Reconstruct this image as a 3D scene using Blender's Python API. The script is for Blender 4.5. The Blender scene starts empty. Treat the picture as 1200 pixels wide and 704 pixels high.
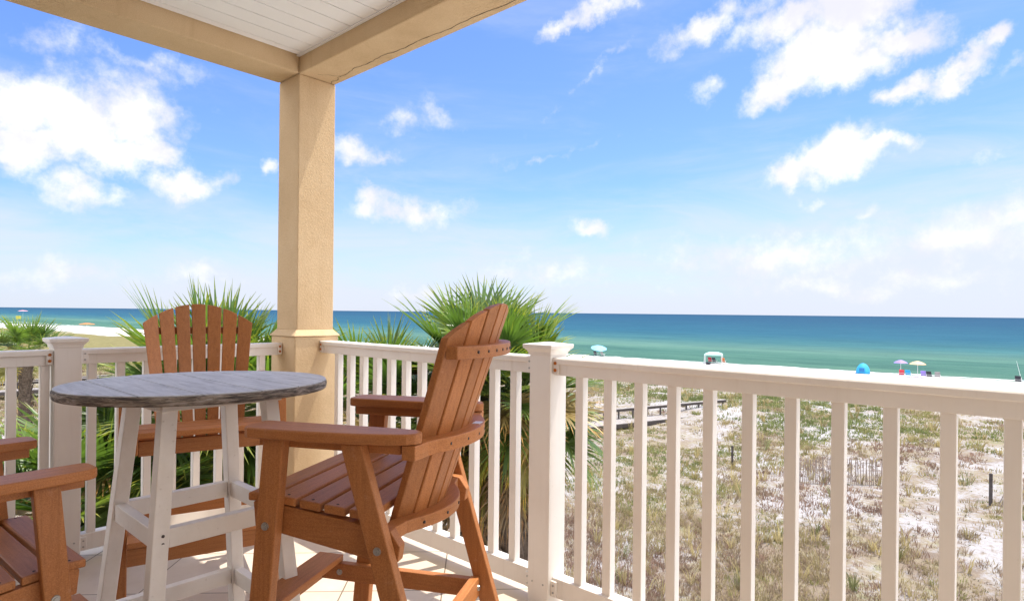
import bpy, bmesh, math, random
import numpy as np
from mathutils import Vector, Matrix, Euler, noise

PI = math.pi
rad = math.radians
random.seed(7)
scene = bpy.context.scene
COL = scene.collection

# ------------------------------------------------------------------ camera
# World: +X runs out to sea, +Y along the shore, Z up; porch floor is z = 0 and the
# inner corner of the stucco column stands at x = 0, y = 0.
YAW, ROLL = rad(42.0), rad(0.6)
cam = bpy.data.cameras.new("camera")
cam.sensor_width = 36.0
cam.lens = 716.0 / 1200.0 * 36.0
cam.shift_y = 14.0 / 1200.0
cam.clip_start = 0.05
cam.clip_end = 60000.0
cam_ob = bpy.data.objects.new("camera", cam)
COL.objects.link(cam_ob)
fwd = Vector((math.cos(YAW), math.sin(YAW), 0))
rgt = Vector((math.sin(YAW), -math.cos(YAW), 0))
up = Vector((0, 0, 1))
r2 = rgt * math.cos(ROLL) + up * math.sin(ROLL)
u2 = up * math.cos(ROLL) - rgt * math.sin(ROLL)
M = Matrix((r2, u2, -fwd)).transposed().to_4x4()
M.translation = Vector((-1.925, -3.53, 1.27))
cam_ob.matrix_world = M
scene.camera = cam_ob

# ------------------------------------------------------------------ light
SUN_TO = Vector((0.34, -0.10, 1.0)).normalized()
SUN_EL = math.asin(SUN_TO.z)
SUN_AZ = math.atan2(SUN_TO.x, SUN_TO.y)
sl = bpy.data.lights.new("sun", 'SUN')
sl.energy = 3.1
sl.angle = rad(0.5)
sl.color = (1.0, 0.93, 0.82)
so = bpy.data.objects.new("sun", sl)
so.rotation_euler = SUN_TO.to_track_quat('Z', 'Y').to_euler()
COL.objects.link(so)

SKY_STRENGTH = 0.15
CLOUD_COL = (4.1, 4.05, 4.1)
FILL_CLOUD_COL = (9.5, 9.2, 9.0)  # brightness of the unseen clouds added as fill light
HAZE_COL = (2.75, 2.92, 3.35)
EXPOSURE = 1.0
scene.view_settings.view_transform = 'Standard'
scene.view_settings.look = 'None'
scene.view_settings.gamma = 1.0
scene.view_settings.exposure = EXPOSURE
scene.view_settings.use_curve_mapping = False

# azimuth, elevation, half width, half height (degrees), tilt, weight of each cloud puff
CLOUDS = [
    (80.9, 13.7, 2.98, 2.93, 0, 1), (77.8, 14.0, 3.89, 3.53, -5, 1), (74.3, 14.6, 3.48, 3.29, -20, 1), (76.5, 11.9, 5.12, 2.02, -3, 1),
    (72.8, 12.2, 2.45, 1.44, 0, 1), (80.6, 11.4, 2.92, 2.04, 0, 1), (77.8, 8.9, 2.36, 1.52, 0, 0.75), (76.2, 8.3, 2.18, 0.91, 0, 0.5),
    (70.5, 10.1, 2.82, 1.29, 0, 0.85), (67.8, 10.7, 1.92, 0.83, 10, 0.45), (56.9, 14.1, 2.47, 1.45, 0, 0.8), (54.7, 13.9, 2.22, 0.73, 0, 0.5),
    (55.5, 9.7, 2.09, 1.13, 0, 0.75), (51.6, 9.4, 4.76, 1.23, 3, 0.7), (52.5, 16.8, 1.48, 1.15, 20, 0.5), (49.2, 18.0, 1.95, 1.29, -30, 0.4),
    (71.1, 18.7, 2.36, 0.88, 0, 0.35), (78.4, 19.5, 2.27, 1.26, 0, 0.38), (63.6, 12.2, 0.68, 0.71, 0, 0.6), (74.3, 19.0, 4.98, 0.6, -25, 0.3),
    (37.5, 25.5, 2.44, 0.78, 35, 0.75), (34.3, 26.4, 3.1, 0.89, 15, 0.8), (24.4, 24.3, 5.01, 1.14, 18, 0.75), (17.5, 23.8, 4.3, 1.46, 10, 0.95),
    (13.0, 23.8, 4.3, 2.35, 0, 1.1), (15.5, 21.2, 4.85, 2.74, 20, 1.1), (18.4, 19.0, 3.33, 1.71, 20, 1), (10.0, 20.8, 3.3, 1.43, -10, 0.9),
    (13.9, 19.7, 3.57, 1.76, 15, 1), (8.9, 17.4, 2.61, 0.98, 10, 0.9), (6.2, 18.1, 2.55, 1.06, 35, 0.95), (4.1, 19.8, 2.03, 0.78, 40, 0.9),
    (3.1, 17.6, 2.13, 0.57, 0, 0.35), (13.9, 13.0, 3.78, 1.88, 8, 1.05), (17.0, 12.3, 2.19, 1.18, 15, 0.9), (10.8, 13.5, 1.84, 0.91, -12, 0.9),
    (15.7, 9.6, 0.89, 0.56, 0, 0.4), (34.9, 7.7, 2.65, 0.94, 5, 0.6), (24.5, 19.3, 1.52, 0.95, 45, 0.4), (12.3, 8.2, 1.32, 0.55, 40, 0.4),
    (39.0, 14.6, 5.41, 0.37, 12, 0.22), (4.1, 11.6, 1.08, 0.48, 0, 0.3), (35.1, 20.7, 5.17, 0.35, 40, 0.22), (6.9, 6.1, 7.99, 2.2, 2, 0.55),
    (19.3, 4.9, 10.18, 1.91, 0, 0.5), (2.6, 7.4, 2.85, 1.58, 10, 0.55), (38.8, 3.9, 7.16, 1.43, 0, 0.45), (77.0, 2.5, 6.45, 0.92, 0, 0.4),
    (69.2, 2.9, 2.53, 0.85, 0, 0.55), (50.9, 1.5, 3.12, 0.95, 0, 0.5), (12.8, 2.5, 12.18, 0.98, 0, 0.4),
]

# unseen cumulus added for porch fill light: both sides, overhead and inland
FILL_CLOUDS = [
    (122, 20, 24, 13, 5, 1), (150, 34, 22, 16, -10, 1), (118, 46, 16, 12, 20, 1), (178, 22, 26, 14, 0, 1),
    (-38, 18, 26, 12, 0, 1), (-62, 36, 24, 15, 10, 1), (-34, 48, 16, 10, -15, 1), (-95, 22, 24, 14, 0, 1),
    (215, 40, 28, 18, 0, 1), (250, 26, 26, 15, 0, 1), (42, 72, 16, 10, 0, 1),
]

world = bpy.data.worlds.new("World")
scene.world = world
world.use_nodes = True
wt = world.node_tree
for n in list(wt.nodes):
    wt.nodes.remove(n)


def N(tree, kind, **kw):
    n = tree.nodes.new(kind)
    for k, v in kw.items():
        if k.startswith('i_'):
            key = k[2:]
            key = int(key) if key.isdigit() else key.replace('_', ' ')
            n.inputs[key].default_value = v
        else:
            setattr(n, k, v)
    return n


def math_node(tree, op, a, b=None, clamp=False, c=None):
    n = tree.nodes.new('ShaderNodeMath')
    n.operation = op
    n.use_clamp = clamp
    for i, v in enumerate((a, b, c)):
        if v is None:
            continue
        if isinstance(v, (int, float)):
            n.inputs[i].default_value = v
        else:
            tree.links.new(v, n.inputs[i])
    return n.outputs[0]


def ramp(tree, fac, stops, interp='LINEAR'):
    n = tree.nodes.new('ShaderNodeValToRGB')
    n.color_ramp.interpolation = interp
    els = n.color_ramp.elements
    while len(els) < len(stops):
        els.new(0.5)
    for e, (p, c) in zip(els, stops):
        e.position = p
        e.color = (c[0], c[1], c[2], 1) if not isinstance(c, (int, float)) else (c, c, c, 1)
    tree.links.new(fac, n.inputs[0])
    return n.outputs[0]


def mix_col(tree, fac, a, b, mode='MIX'):
    n = tree.nodes.new('ShaderNodeMix')
    n.data_type = 'RGBA'
    n.blend_type = mode
    for i, v in ((0, fac), (6, a), (7, b)):
        if isinstance(v, (int, float)):
            n.inputs[i].default_value = v
        elif isinstance(v, tuple):
            n.inputs[i].default_value = (v[0], v[1], v[2], 1)
        else:
            tree.links.new(v, n.inputs[i])
    return n.outputs[2]


def smooth(tree, x, lo, hi, to_lo=0.0, to_hi=1.0):
    n = tree.nodes.new('ShaderNodeMapRange')
    n.interpolation_type = 'SMOOTHSTEP'
    n.inputs[1].default_value, n.inputs[2].default_value = lo, hi
    n.inputs[3].default_value, n.inputs[4].default_value = to_lo, to_hi
    tree.links.new(x, n.inputs[0])
    return n.outputs[0]


def noise_node(tree, vec, scale, detail=4.0, rough=0.55, dist=0.0):
    n = tree.nodes.new('ShaderNodeTexNoise')
    n.inputs['Scale'].default_value = scale
    n.inputs['Detail'].default_value = detail
    n.inputs['Roughness'].default_value = rough
    n.inputs['Distortion'].default_value = dist
    if vec is not None:
        tree.links.new(vec, n.inputs['Vector'])
    return n


def measure_puffs(t, dd, puffs):
    L = t.links
    best = None
    for az, el, rx, ry, tilt, w in puffs:
        a, e = rad(az), rad(el)
        c = Vector((math.cos(a) * math.cos(e), math.sin(a) * math.cos(e), math.sin(e)))
        r = Vector((math.sin(a), -math.cos(a), 0))
        uu = r.cross(c)
        ct, st = math.cos(rad(tilt)), math.sin(rad(tilt))
        r, uu = r * ct + uu * st, uu * ct - r * st
        m = N(t, 'ShaderNodeMapping')
        m.vector_type = 'TEXTURE'
        m.inputs[1].default_value = c
        m.inputs[2].default_value = Matrix((r, c, uu)).transposed().to_euler()
        m.inputs[3].default_value = (rad(rx), 0.6, rad(ry))
        L.new(dd.outputs[0], m.inputs[0])
        ln = N(t, 'ShaderNodeVectorMath', operation='LENGTH')
        L.new(m.outputs[0], ln.inputs[0])
        v = math_node(t, 'MULTIPLY_ADD', ln.outputs['Value'], -1.0 * w, c=1.25 * w)
        v = math_node(t, 'MINIMUM', v, w)
        best = v if best is None else math_node(t, 'SMOOTH_MAX', best, v, c=0.12)
    return best


def build_sky():
    t = wt
    L = t.links
    out = N(t, 'ShaderNodeOutputWorld')
    bg = N(t, 'ShaderNodeBackground')
    bg.inputs[1].default_value = SKY_STRENGTH
    L.new(bg.outputs[0], out.inputs[0])
    sky = N(t, 'ShaderNodeTexSky')
    sky.sky_type = 'NISHITA'
    sky.sun_disc = False
    sky.sun_elevation = SUN_EL
    sky.sun_rotation = SUN_AZ
    sky.air_density = 1.0
    sky.dust_density = 0.6
    sky.ozone_density = 1.6
    tc = N(t, 'ShaderNodeTexCoord')
    d = tc.outputs['Generated']
    sep = N(t, 'ShaderNodeSeparateXYZ')
    L.new(d, sep.inputs[0])
    z = sep.outputs[2]
    # ragged cloud edges: the direction is pushed about by noise before the puffs are measured
    n1 = noise_node(t, d, 14.0, 5.0, 0.6)
    off = N(t, 'ShaderNodeVectorMath', operation='SUBTRACT')
    L.new(n1.outputs['Color'], off.inputs[0])
    off.inputs[1].default_value = (0.5, 0.5, 0.5)
    sc = N(t, 'ShaderNodeVectorMath', operation='SCALE')
    L.new(off.outputs[0], sc.inputs[0])
    sc.inputs[3].default_value = 0.085
    dd = N(t, 'ShaderNodeVectorMath', operation='ADD')
    L.new(d, dd.inputs[0])
    L.new(sc.outputs[0], dd.inputs[1])
    masks = []
    for puffs in (CLOUDS, FILL_CLOUDS):
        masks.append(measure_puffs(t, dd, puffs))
    best, behind = masks  # second mask holds the added fill clouds out of view
    n2 = noise_node(t, d, 30.0, 9.0, 0.66)
    n3 = noise_node(t, d, 11.0, 5.0, 0.6)
    s = math_node(t, 'MULTIPLY_ADD', n2.outputs['Fac'], 1.25, c=-0.625)
    s = math_node(t, 'ADD', s, best)
    mask = smooth(t, s, 0.0, 0.92)
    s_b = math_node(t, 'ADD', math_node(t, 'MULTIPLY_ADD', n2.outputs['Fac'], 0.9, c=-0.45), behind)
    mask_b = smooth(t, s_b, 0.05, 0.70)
    # thin veil of high cloud that thickens to a pale bank over the horizon
    st = N(t, 'ShaderNodeMapping')
    st.inputs[3].default_value = (1.0, 1.0, 4.5)
    L.new(d, st.inputs[0])
    n4 = noise_node(t, st.outputs[0], 3.2, 8.0, 0.62, 0.5)
    zz = math_node(t, 'MULTIPLY_ADD', n4.outputs['Fac'], 0.34, c=-0.17)
    zz = math_node(t, 'SUBTRACT', z, zz)
    xs = math_node(t, 'MULTIPLY_ADD', sep.outputs[1], 0.10, c=-0.06)
    zz = math_node(t, 'ADD', zz, xs)
    bank = smooth(t, zz, 0.0, 0.26, 0.93, 0.0)
    veil = smooth(t, n4.outputs['Fac'], 0.45, 0.85, 0.0, 0.30)
    low = smooth(t, z, 0.0, 0.09, 0.85, 0.0)
    bank = math_node(t, 'MAXIMUM', bank, veil)
    bank = math_node(t, 'MAXIMUM', bank, low)
    tint = mix_col(t, 1.0, sky.outputs[0], SKY_TINT, 'MULTIPLY')
    c1 = mix_col(t, bank, tint, HAZE_COL)
    # the bodies of the clouds go a little lavender grey where they are thick and low
    shade = smooth(t, n3.outputs['Fac'], 0.35, 0.7)
    ccol = mix_col(t, shade, (CLOUD_COL[0] * 0.74, CLOUD_COL[1] * 0.75, CLOUD_COL[2] * 0.82), CLOUD_COL)
    c2 = mix_col(t, mask, c1, ccol)
    c3 = mix_col(t, mask_b, c2, FILL_CLOUD_COL)
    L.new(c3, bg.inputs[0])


SKY_TINT = (0.43, 0.535, 0.80)
build_sky()

# ------------------------------------------------------------------ materials
MATS = {}


def new_mat(name):
    m = bpy.data.materials.new(name)
    m.use_nodes = True
    t = m.node_tree
    b = t.nodes['Principled BSDF']
    MATS[name] = m
    return m, t, b


def obj_coord(t):
    return t.nodes.new('ShaderNodeTexCoord').outputs['Object']


def bump(t, b, height, strength=0.3, dist=0.01):
    n = t.nodes.new('ShaderNodeBump')
    n.inputs['Strength'].default_value = strength
    n.inputs['Distance'].default_value = dist
    t.links.new(height, n.inputs['Height'])
    t.links.new(n.outputs[0], b.inputs['Normal'])


def plain(name, col, rough=0.5, vary=0.08, scale=8.0, metallic=0.0, bump_s=0.0):
    m, t, b = new_mat(name)
    co = obj_coord(t)
    n = noise_node(t, co, scale, 4.0, 0.6)
    lo = tuple(c * (1 - vary) for c in col)
    hi = tuple(min(1, c * (1 + vary)) for c in col)
    t.links.new(ramp(t, n.outputs['Fac'], ((0.3, lo), (0.7, hi))), b.inputs['Base Color'])
    b.inputs['Roughness'].default_value = rough
    b.inputs['Metallic'].default_value = metallic
    if bump_s:
        n2 = noise_node(t, co, scale * 8, 3.0, 0.6)
        bump(t, b, n2.outputs['Fac'], bump_s, 0.004)
    return m


def make_materials():
    # stucco: sandy skim with soft trowel blotches
    m, t, b = new_mat('stucco')
    co = obj_coord(t)
    n1 = noise_node(t, co, 2.2, 5.0, 0.6)
    c = ramp(t, n1.outputs['Fac'], ((0.26, (0.55, 0.385, 0.21)), (0.5, (0.655, 0.475, 0.275)), (0.76, (0.715, 0.545, 0.34))))
    n2 = noise_node(t, co, 230.0, 2.0, 0.6)
    n3 = noise_node(t, co, 70.0, 3.0, 0.6)
    c = mix_col(t, 0.22, c, ramp(t, n2.outputs['Fac'], ((0.3, (0.30, 0.21, 0.12)), (0.65, (0.74, 0.60, 0.42)))))
    mps = N(t, 'ShaderNodeMapping')
    mps.inputs[3].default_value = (9.0, 9.0, 0.7)
    t.links.new(co, mps.inputs[0])
    n8 = noise_node(t, mps.outputs[0], 1.0, 6.0, 0.68, 0.4)
    c = mix_col(t, smooth(t, n8.outputs['Fac'], 0.53, 0.76, 0.0, 0.32), c, (0.46, 0.31, 0.165))
    t.links.new(c, b.inputs['Base Color'])
    b.inputs['Roughness'].default_value = 0.92
    b.inputs['Specular IOR Level'].default_value = 0.2
    h = math_node(t, 'ADD', math_node(t, 'MULTIPLY', n2.outputs['Fac'], 0.6), n3.outputs['Fac'])
    bump(t, b, h, 0.4, 0.005)

    # white vinyl
    m, t, b = new_mat('white_vinyl')
    co = obj_coord(t)
    n1 = noise_node(t, co, 3.0, 5.0, 0.6)
    c = ramp(t, n1.outputs['Fac'], ((0.3, (0.79, 0.745, 0.695)), (0.6, (0.83, 0.795, 0.75))))
    n2 = noise_node(t, co, 40.0, 3.0, 0.7)
    c = mix_col(t, smooth(t, n2.outputs['Fac'], 0.66, 0.8, 0.0, 0.25), c, (0.55, 0.50, 0.43))
    mpv = N(t, 'ShaderNodeMapping')
    mpv.inputs[3].default_value = (26.0, 26.0, 1.8)
    t.links.new(co, mpv.inputs[0])
    n7 = noise_node(t, mpv.outputs[0], 1.0, 6.0, 0.7)
    c = mix_col(t, smooth(t, n7.outputs['Fac'], 0.52, 0.78, 0.0, 0.30), c, (0.60, 0.53, 0.45))
    oi = N(t, 'ShaderNodeObjectInfo')
    c = mix_col(t, 1.0, c, ramp(t, oi.outputs['Random'], ((0.0, (0.95, 0.945, 0.94)), (1.0, (1.02, 1.02, 1.02)))), 'MULTIPLY')
    t.links.new(c, b.inputs['Base Color'])
    b.inputs['Roughness'].default_value = 0.42

    # ceiling boards
    m, t, b = new_mat('ceiling_white')
    co = obj_coord(t)
    n1 = noise_node(t, co, 1.6, 4.0, 0.6)
    t.links.new(ramp(t, n1.outputs['Fac'], ((0.3, (0.85, 0.845, 0.83)), (0.7, (0.90, 0.895, 0.885)))), b.inputs['Base Color'])
    b.inputs['Roughness'].default_value = 0.5

    # brown recycled-plastic lumber: speckled, faintly streaked along the board, a little faded
    for nm, st in (('brown_lumber_x', (3.0, 60.0, 60.0)), ('brown_lumber_y', (60.0, 3.0, 60.0)), ('brown_lumber_z', (60.0, 60.0, 3.0))):
        m, t, b = new_mat(nm)
        co = obj_coord(t)
        n1 = noise_node(t, co, 330.0, 2.0, 0.6)
        n2 = noise_node(t, co, 3.5, 4.0, 0.6)
        c = ramp(t, n1.outputs['Fac'], ((0.30, (0.34, 0.125, 0.036)), (0.5, (0.43, 0.165, 0.050)), (0.72, (0.51, 0.212, 0.072))))
        c = mix_col(t, smooth(t, n2.outputs['Fac'], 0.4, 0.75, 0.0, 0.35), c, (0.49, 0.22, 0.095))
        mp = N(t, 'ShaderNodeMapping')
        mp.inputs[3].default_value = st
        t.links.new(co, mp.inputs[0])
        n6 = noise_node(t, mp.outputs[0], 1.6, 6.0, 0.7, 0.3)
        c = mix_col(t, 0.6, c, ramp(t, n6.outputs['Fac'], ((0.3, (0.66, 0.62, 0.58)), (0.5, (1.0, 1.0, 1.0)), (0.7, (1.16, 1.18, 1.2)))), 'MULTIPLY')
        oi = N(t, 'ShaderNodeObjectInfo')
        c = mix_col(t, 1.0, c, ramp(t, oi.outputs['Random'], ((0.0, (0.85, 0.84, 0.83)), (1.0, (1.10, 1.09, 1.08)))), 'MULTIPLY')
        n5 = noise_node(t, co, 22.0, 6.0, 0.72)
        c = mix_col(t, smooth(t, n5.outputs['Fac'], 0.60, 0.78, 0.0, 0.28), c, (0.60, 0.37, 0.24))
        t.links.new(c, b.inputs['Base Color'])
        b.inputs['Roughness'].default_value = 0.48
        b.inputs['Specular IOR Level'].default_value = 0.38
        bump(t, b, math_node(t, 'ADD', n1.outputs['Fac'], n6.outputs['Fac']), 0.22, 0.002)

    # weathered grey-painted table top, streaky along the planks (local y)
    m, t, b = new_mat('weathered_grey')
    co = obj_coord(t)
    mp = N(t, 'ShaderNodeMapping')
    mp.inputs[3].default_value = (14.0, 1.6, 14.0)
    t.links.new(co, mp.inputs[0])
    n1 = noise_node(t, mp.outputs[0], 3.0, 7.0, 0.7, 0.6)
    n2 = noise_node(t, co, 5.0, 5.0, 0.65)
    c = ramp(t, n1.outputs['Fac'], ((0.28, (0.32, 0.325, 0.355)), (0.48, (0.50, 0.51, 0.545)), (0.7, (0.64, 0.65, 0.685))))
    c = mix_col(t, smooth(t, n2.outputs['Fac'], 0.45, 0.75, 0.0, 0.55), c, (0.63, 0.64, 0.675))
    n4 = noise_node(t, mp.outputs[0], 6.0, 6.0, 0.75, 0.3)
    c = mix_col(t, smooth(t, n4.outputs['Fac'], 0.62, 0.72, 0.0, 0.6), c, (0.07, 0.07, 0.075))
    t.links.new(c, b.inputs['Base Color'])
    b.inputs['Roughness'].default_value = 0.62
    bump(t, b, n1.outputs['Fac'], 0.35, 0.003)

    # flaking edge of the table top
    m, t, b = new_mat('flaked_edge')
    co = obj_coord(t)
    mp = N(t, 'ShaderNodeMapping')
    mp.inputs[3].default_value = (5.0, 5.0, 34.0)
    t.links.new(co, mp.inputs[0])
    n1 = noise_node(t, mp.outputs[0], 3.0, 7.0, 0.72, 0.5)
    c = ramp(t, n1.outputs['Fac'], ((0.30, (0.03, 0.027, 0.026)), (0.44, (0.10, 0.085, 0.075)), (0.54, (0.27, 0.225, 0.185)), (0.66, (0.42, 0.39, 0.37))))
    t.links.new(c, b.inputs['Base Color'])
    b.inputs['Roughness'].default_value = 0.8
    bump(t, b, n1.outputs['Fac'], 0.7, 0.006)

    # white painted lumber of the table legs
    m, t, b = new_mat('white_lumber')
    co = obj_coord(t)
    n1 = noise_node(t, co, 6.0, 6.0, 0.65)
    n2 = noise_node(t, co, 60.0, 3.0, 0.6)
    c = ramp(t, n1.outputs['Fac'], ((0.3, (0.78, 0.73, 0.67)), (0.55, (0.86, 0.82, 0.77)), (0.8, (0.88, 0.85, 0.81))))
    c = mix_col(t, smooth(t, n2.outputs['Fac'], 0.64, 0.78, 0.0, 0.4), c, (0.45, 0.38, 0.32))
    t.links.new(c, b.inputs['Base Color'])
    b.inputs['Roughness'].default_value = 0.5
    bump(t, b, n2.outputs['Fac'], 0.12, 0.002)

    # floor tiles laid on the diagonal
    m, t, b = new_mat('floor_tile')
    co = obj_coord(t)
    mp = N(t, 'ShaderNodeMapping')
    mp.inputs[2].default_value = (0, 0, rad(-45))
    mp.inputs[1].default_value = (0.1523, 0.0755, 0)
    t.links.new(co, mp.inputs[0])
    br = N(t, 'ShaderNodeTexBrick')
    br.offset = 0.0
    br.inputs['Scale'].default_value = 1.0
    br.inputs['Brick Width'].default_value = 0.45
    br.inputs['Row Height'].default_value = 0.45
    br.inputs['Mortar Size'].default_value = 0.0035
    br.inputs['Mortar Smooth'].default_value = 0.3
    br.inputs['Bias'].default_value = 0.0
    br.inputs['Color1'].default_value = (0.70, 0.61, 0.51, 1)
    br.inputs['Color2'].default_value = (0.66, 0.57, 0.47, 1)
    br.inputs['Mortar'].default_value = (0.20, 0.155, 0.11, 1)
    t.links.new(mp.outputs[0], br.inputs['Vector'])
    n1 = noise_node(t, co, 7.0, 6.0, 0.65)
    c = mix_col(t, 0.7, br.outputs['Color'], ramp(t, n1.outputs['Fac'], ((0.25, (0.80, 0.76, 0.72)), (0.75, (1.0, 1.0, 1.0)))), 'MULTIPLY')
    t.links.new(c, b.inputs['Base Color'])
    b.inputs['Roughness'].default_value = 0.42
    h = math_node(t, 'MULTIPLY_ADD', br.outputs['Fac'], -1.0, c=math_node(t, 'MULTIPLY', n1.outputs['Fac'], 0.15))
    bump(t, b, h, 0.5, 0.003)

    plain('bolt_steel', (0.45, 0.44, 0.42), 0.35, 0.1, 60, 0.9)
    plain('rust', (0.42, 0.13, 0.025), 0.9, 0.5, 60)
    plain('crack_dark', (0.06, 0.045, 0.03), 1.0, 0.3, 30)
    plain('tag_white', (0.75, 0.77, 0.8), 0.4, 0.03)

    # palm parts
    for nm, c in (('palm_leaf', None), ('dead_leaf', None)):
        m, t, b = new_mat(nm)
        at = N(t, 'ShaderNodeAttribute')
        at.attribute_name = 'Col'
        co = obj_coord(t)
        n1 = noise_node(t, co, 9.0, 3.0, 0.6)
        c = mix_col(t, 0.55, at.outputs['Color'], ramp(t, n1.outputs['Fac'], ((0.3, (0.55, 0.6, 0.55)), (0.7, (1.0, 1.0, 1.0)))), 'MULTIPLY')
        t.links.new(c, b.inputs['Base Color'])
        b.inputs['Roughness'].default_value = 0.42 if nm == 'palm_leaf' else 0.8
        if nm == 'palm_leaf':
            tr = N(t, 'ShaderNodeBsdfTranslucent')
            c2 = mix_col(t, 1.0, c, (1.5, 1.5, 0.55), 'MULTIPLY')
            t.links.new(c2, tr.inputs[0])
            mx = N(t, 'ShaderNodeMixShader')
            mx.inputs[0].default_value = 0.33
            out = t.nodes['Material Output']
            t.links.new(b.outputs[0], mx.inputs[1])
            t.links.new(tr.outputs[0], mx.inputs[2])
            t.links.new(mx.outputs[0], out.inputs[0])
    m, t, b = new_mat('palm_bark')
    co = obj_coord(t)
    n1 = noise_node(t, co, 12.0, 5.0, 0.7, 0.4)
    t.links.new(ramp(t, n1.outputs['Fac'], ((0.3, (0.05, 0.035, 0.025)), (0.55, (0.17, 0.13, 0.10)), (0.75, (0.30, 0.25, 0.20)))), b.inputs['Base Color'])
    b.inputs['Roughness'].default_value = 0.95
    bump(t, b, n1.outputs['Fac'], 0.8, 0.03)

    # grass blades take their colour from the clump they belong to
    m, t, b = new_mat('dune_blades')
    at = N(t, 'ShaderNodeAttribute')
    at.attribute_name = 'Col'
    t.links.new(at.outputs['Color'], b.inputs['Base Color'])
    b.inputs['Roughness'].default_value = 0.75
    b.inputs['Specular IOR Level'].default_value = 0.15
    tr = N(t, 'ShaderNodeBsdfTranslucent')
    t.links.new(at.outputs['Color'], tr.inputs[0])
    mx = N(t, 'ShaderNodeMixShader')
    mx.inputs[0].default_value = 0.4
    t.links.new(b.outputs[0], mx.inputs[1])
    t.links.new(tr.outputs[0], mx.inputs[2])
    t.links.new(mx.outputs[0], t.nodes['Material Output'].inputs[0])

    # sandy ground with litter and low scrub; open beach past the dune line
    m, t, b = new_mat('dune_sand')
    co = obj_coord(t)
    sp = N(t, 'ShaderNodeSeparateXYZ')
    t.links.new(co, sp.inputs[0])
    edge = math_node(t, 'MULTIPLY_ADD', sp.outputs[1], 0.125, c=math_node(t, 'ADD', sp.outputs[0], -75.0))
    ne = noise_node(t, co, 0.22, 5.0, 0.65)
    edge = math_node(t, 'MULTIPLY_ADD', ne.outputs['Fac'], 14.0, c=math_node(t, 'ADD', edge, -7.0))
    beach = smooth(t, edge, -2.0, 2.5)
    n1 = noise_node(t, co, 0.20, 6.0, 0.68)
    n2 = noise_node(t, co, 4.5, 7.0, 0.75)
    n3 = noise_node(t, co, 0.9, 5.0, 0.65)
    sand = ramp(t, n2.outputs['Fac'], ((0.3, (0.24, 0.22, 0.21)), (0.45, (0.375, 0.365, 0.37)), (0.75, (0.445, 0.445, 0.46))))
    veg = ramp(t, n3.outputs['Fac'], ((0.25, (0.135, 0.10, 0.075)), (0.45, (0.215, 0.165, 0.115)), (0.6, (0.255, 0.215, 0.13)), (0.8, (0.165, 0.18, 0.075))))
    vm = math_node(t, 'ADD', n1.outputs['Fac'], math_node(t, 'MULTIPLY_ADD', n2.outputs['Fac'], 0.8, c=-0.4))
    vm = smooth(t, vm, 0.38, 0.58, 0.0, 0.9)
    far = smooth(t, sp.outputs[1], 45.0, 90.0, 0.0, 0.97)
    vm = math_node(t, 'MAXIMUM', vm, far)
    farveg = ramp(t, n3.outputs['Fac'], ((0.3, (0.14, 0.13, 0.045)), (0.7, (0.22, 0.195, 0.08))))
    veg = mix_col(t, far, veg, farveg)
    c = mix_col(t, vm, sand, veg)
    c = mix_col(t, beach, c, mix_col(t, 0.2, (0.62, 0.605, 0.595), sand))
    wet = math_node(t, 'MULTIPLY_ADD', sp.outputs[1], 0.085, c=math_node(t, 'ADD', sp.outputs[0], -97.0))
    c = mix_col(t, smooth(t, wet, -3.0, -0.5, 0.0, 0.6), c, (0.50, 0.46, 0.40))
    t.links.new(c, b.inputs['Base Color'])
    b.inputs['Roughness'].default_value = 0.95
    b.inputs['Specular IOR Level'].default_value = 0.1
    bump(t, b, n2.outputs['Fac'], 0.6, 0.12)

    # the sea: pale over the sand bar, deep blue beyond
    m, t, b = new_mat('sea_water')
    co = obj_coord(t)
    sp = N(t, 'ShaderNodeSeparateXYZ')
    t.links.new(co, sp.inputs[0])
    dsh = math_node(t, 'MULTIPLY_ADD', sp.outputs[1], 0.085, c=math_node(t, 'ADD', sp.outputs[0], -97.0))
    mp = N(t, 'ShaderNodeMapping')
    mp.inputs[2].default_value = (0, 0, rad(5))
    mp.inputs[3].default_value = (1.0, 0.22, 1.0)
    t.links.new(co, mp.inputs[0])
    nb = noise_node(t, mp.outputs[0], 0.03, 5.0, 0.6)
    dw = math_node(t, 'MULTIPLY_ADD', nb.outputs['Fac'], 50.0, c=math_node(t, 'ADD', dsh, -25.0))
    lg = math_node(t, 'LOGARITHM', math_node(t, 'MAXIMUM', math_node(t, 'ADD', dw, 12.0), 4.0), 10.0)
    lg = math_node(t, 'MULTIPLY', lg, 0.25)
    c = ramp(t, lg, SEA_STOPS)
    n2 = noise_node(t, mp.outputs[0], 0.22, 8.0, 0.78)
    c = mix_col(t, 0.6, c, ramp(t, n2.outputs['Fac'], ((0.36, (0.58, 0.66, 0.72)), (0.52, (1.0, 1.0, 1.0)), (0.66, (1.35, 1.22, 1.15)))), 'MULTIPLY')
    mp2 = N(t, 'ShaderNodeMapping')
    mp2.inputs[2].default_value = (0, 0, rad(5))
    mp2.inputs[3].default_value = (0.11, 0.016, 1.0)
    t.links.new(co, mp2.inputs[0])
    n6 = noise_node(t, mp2.outputs[0], 1.0, 7.0, 0.72)
    c = mix_col(t, 0.55, c, ramp(t, n6.outputs['Fac'], ((0.36, (0.68, 0.74, 0.80)), (0.5, (1.0, 1.0, 1.0)), (0.66, (1.25, 1.18, 1.12)))), 'MULTIPLY')
    # a thin broken line of foam where the water meets the sand
    nf = noise_node(t, co, 0.25, 5.0, 0.65)
    fo = math_node(t, 'ADD', dsh, math_node(t, 'MULTIPLY_ADD', nf.outputs['Fac'], 6.0, c=-3.0))
    fm = math_node(t, 'MULTIPLY', smooth(t, fo, -0.6, 0.3), smooth(t, fo, 0.7, 1.7, 1.0, 0.0))
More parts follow.
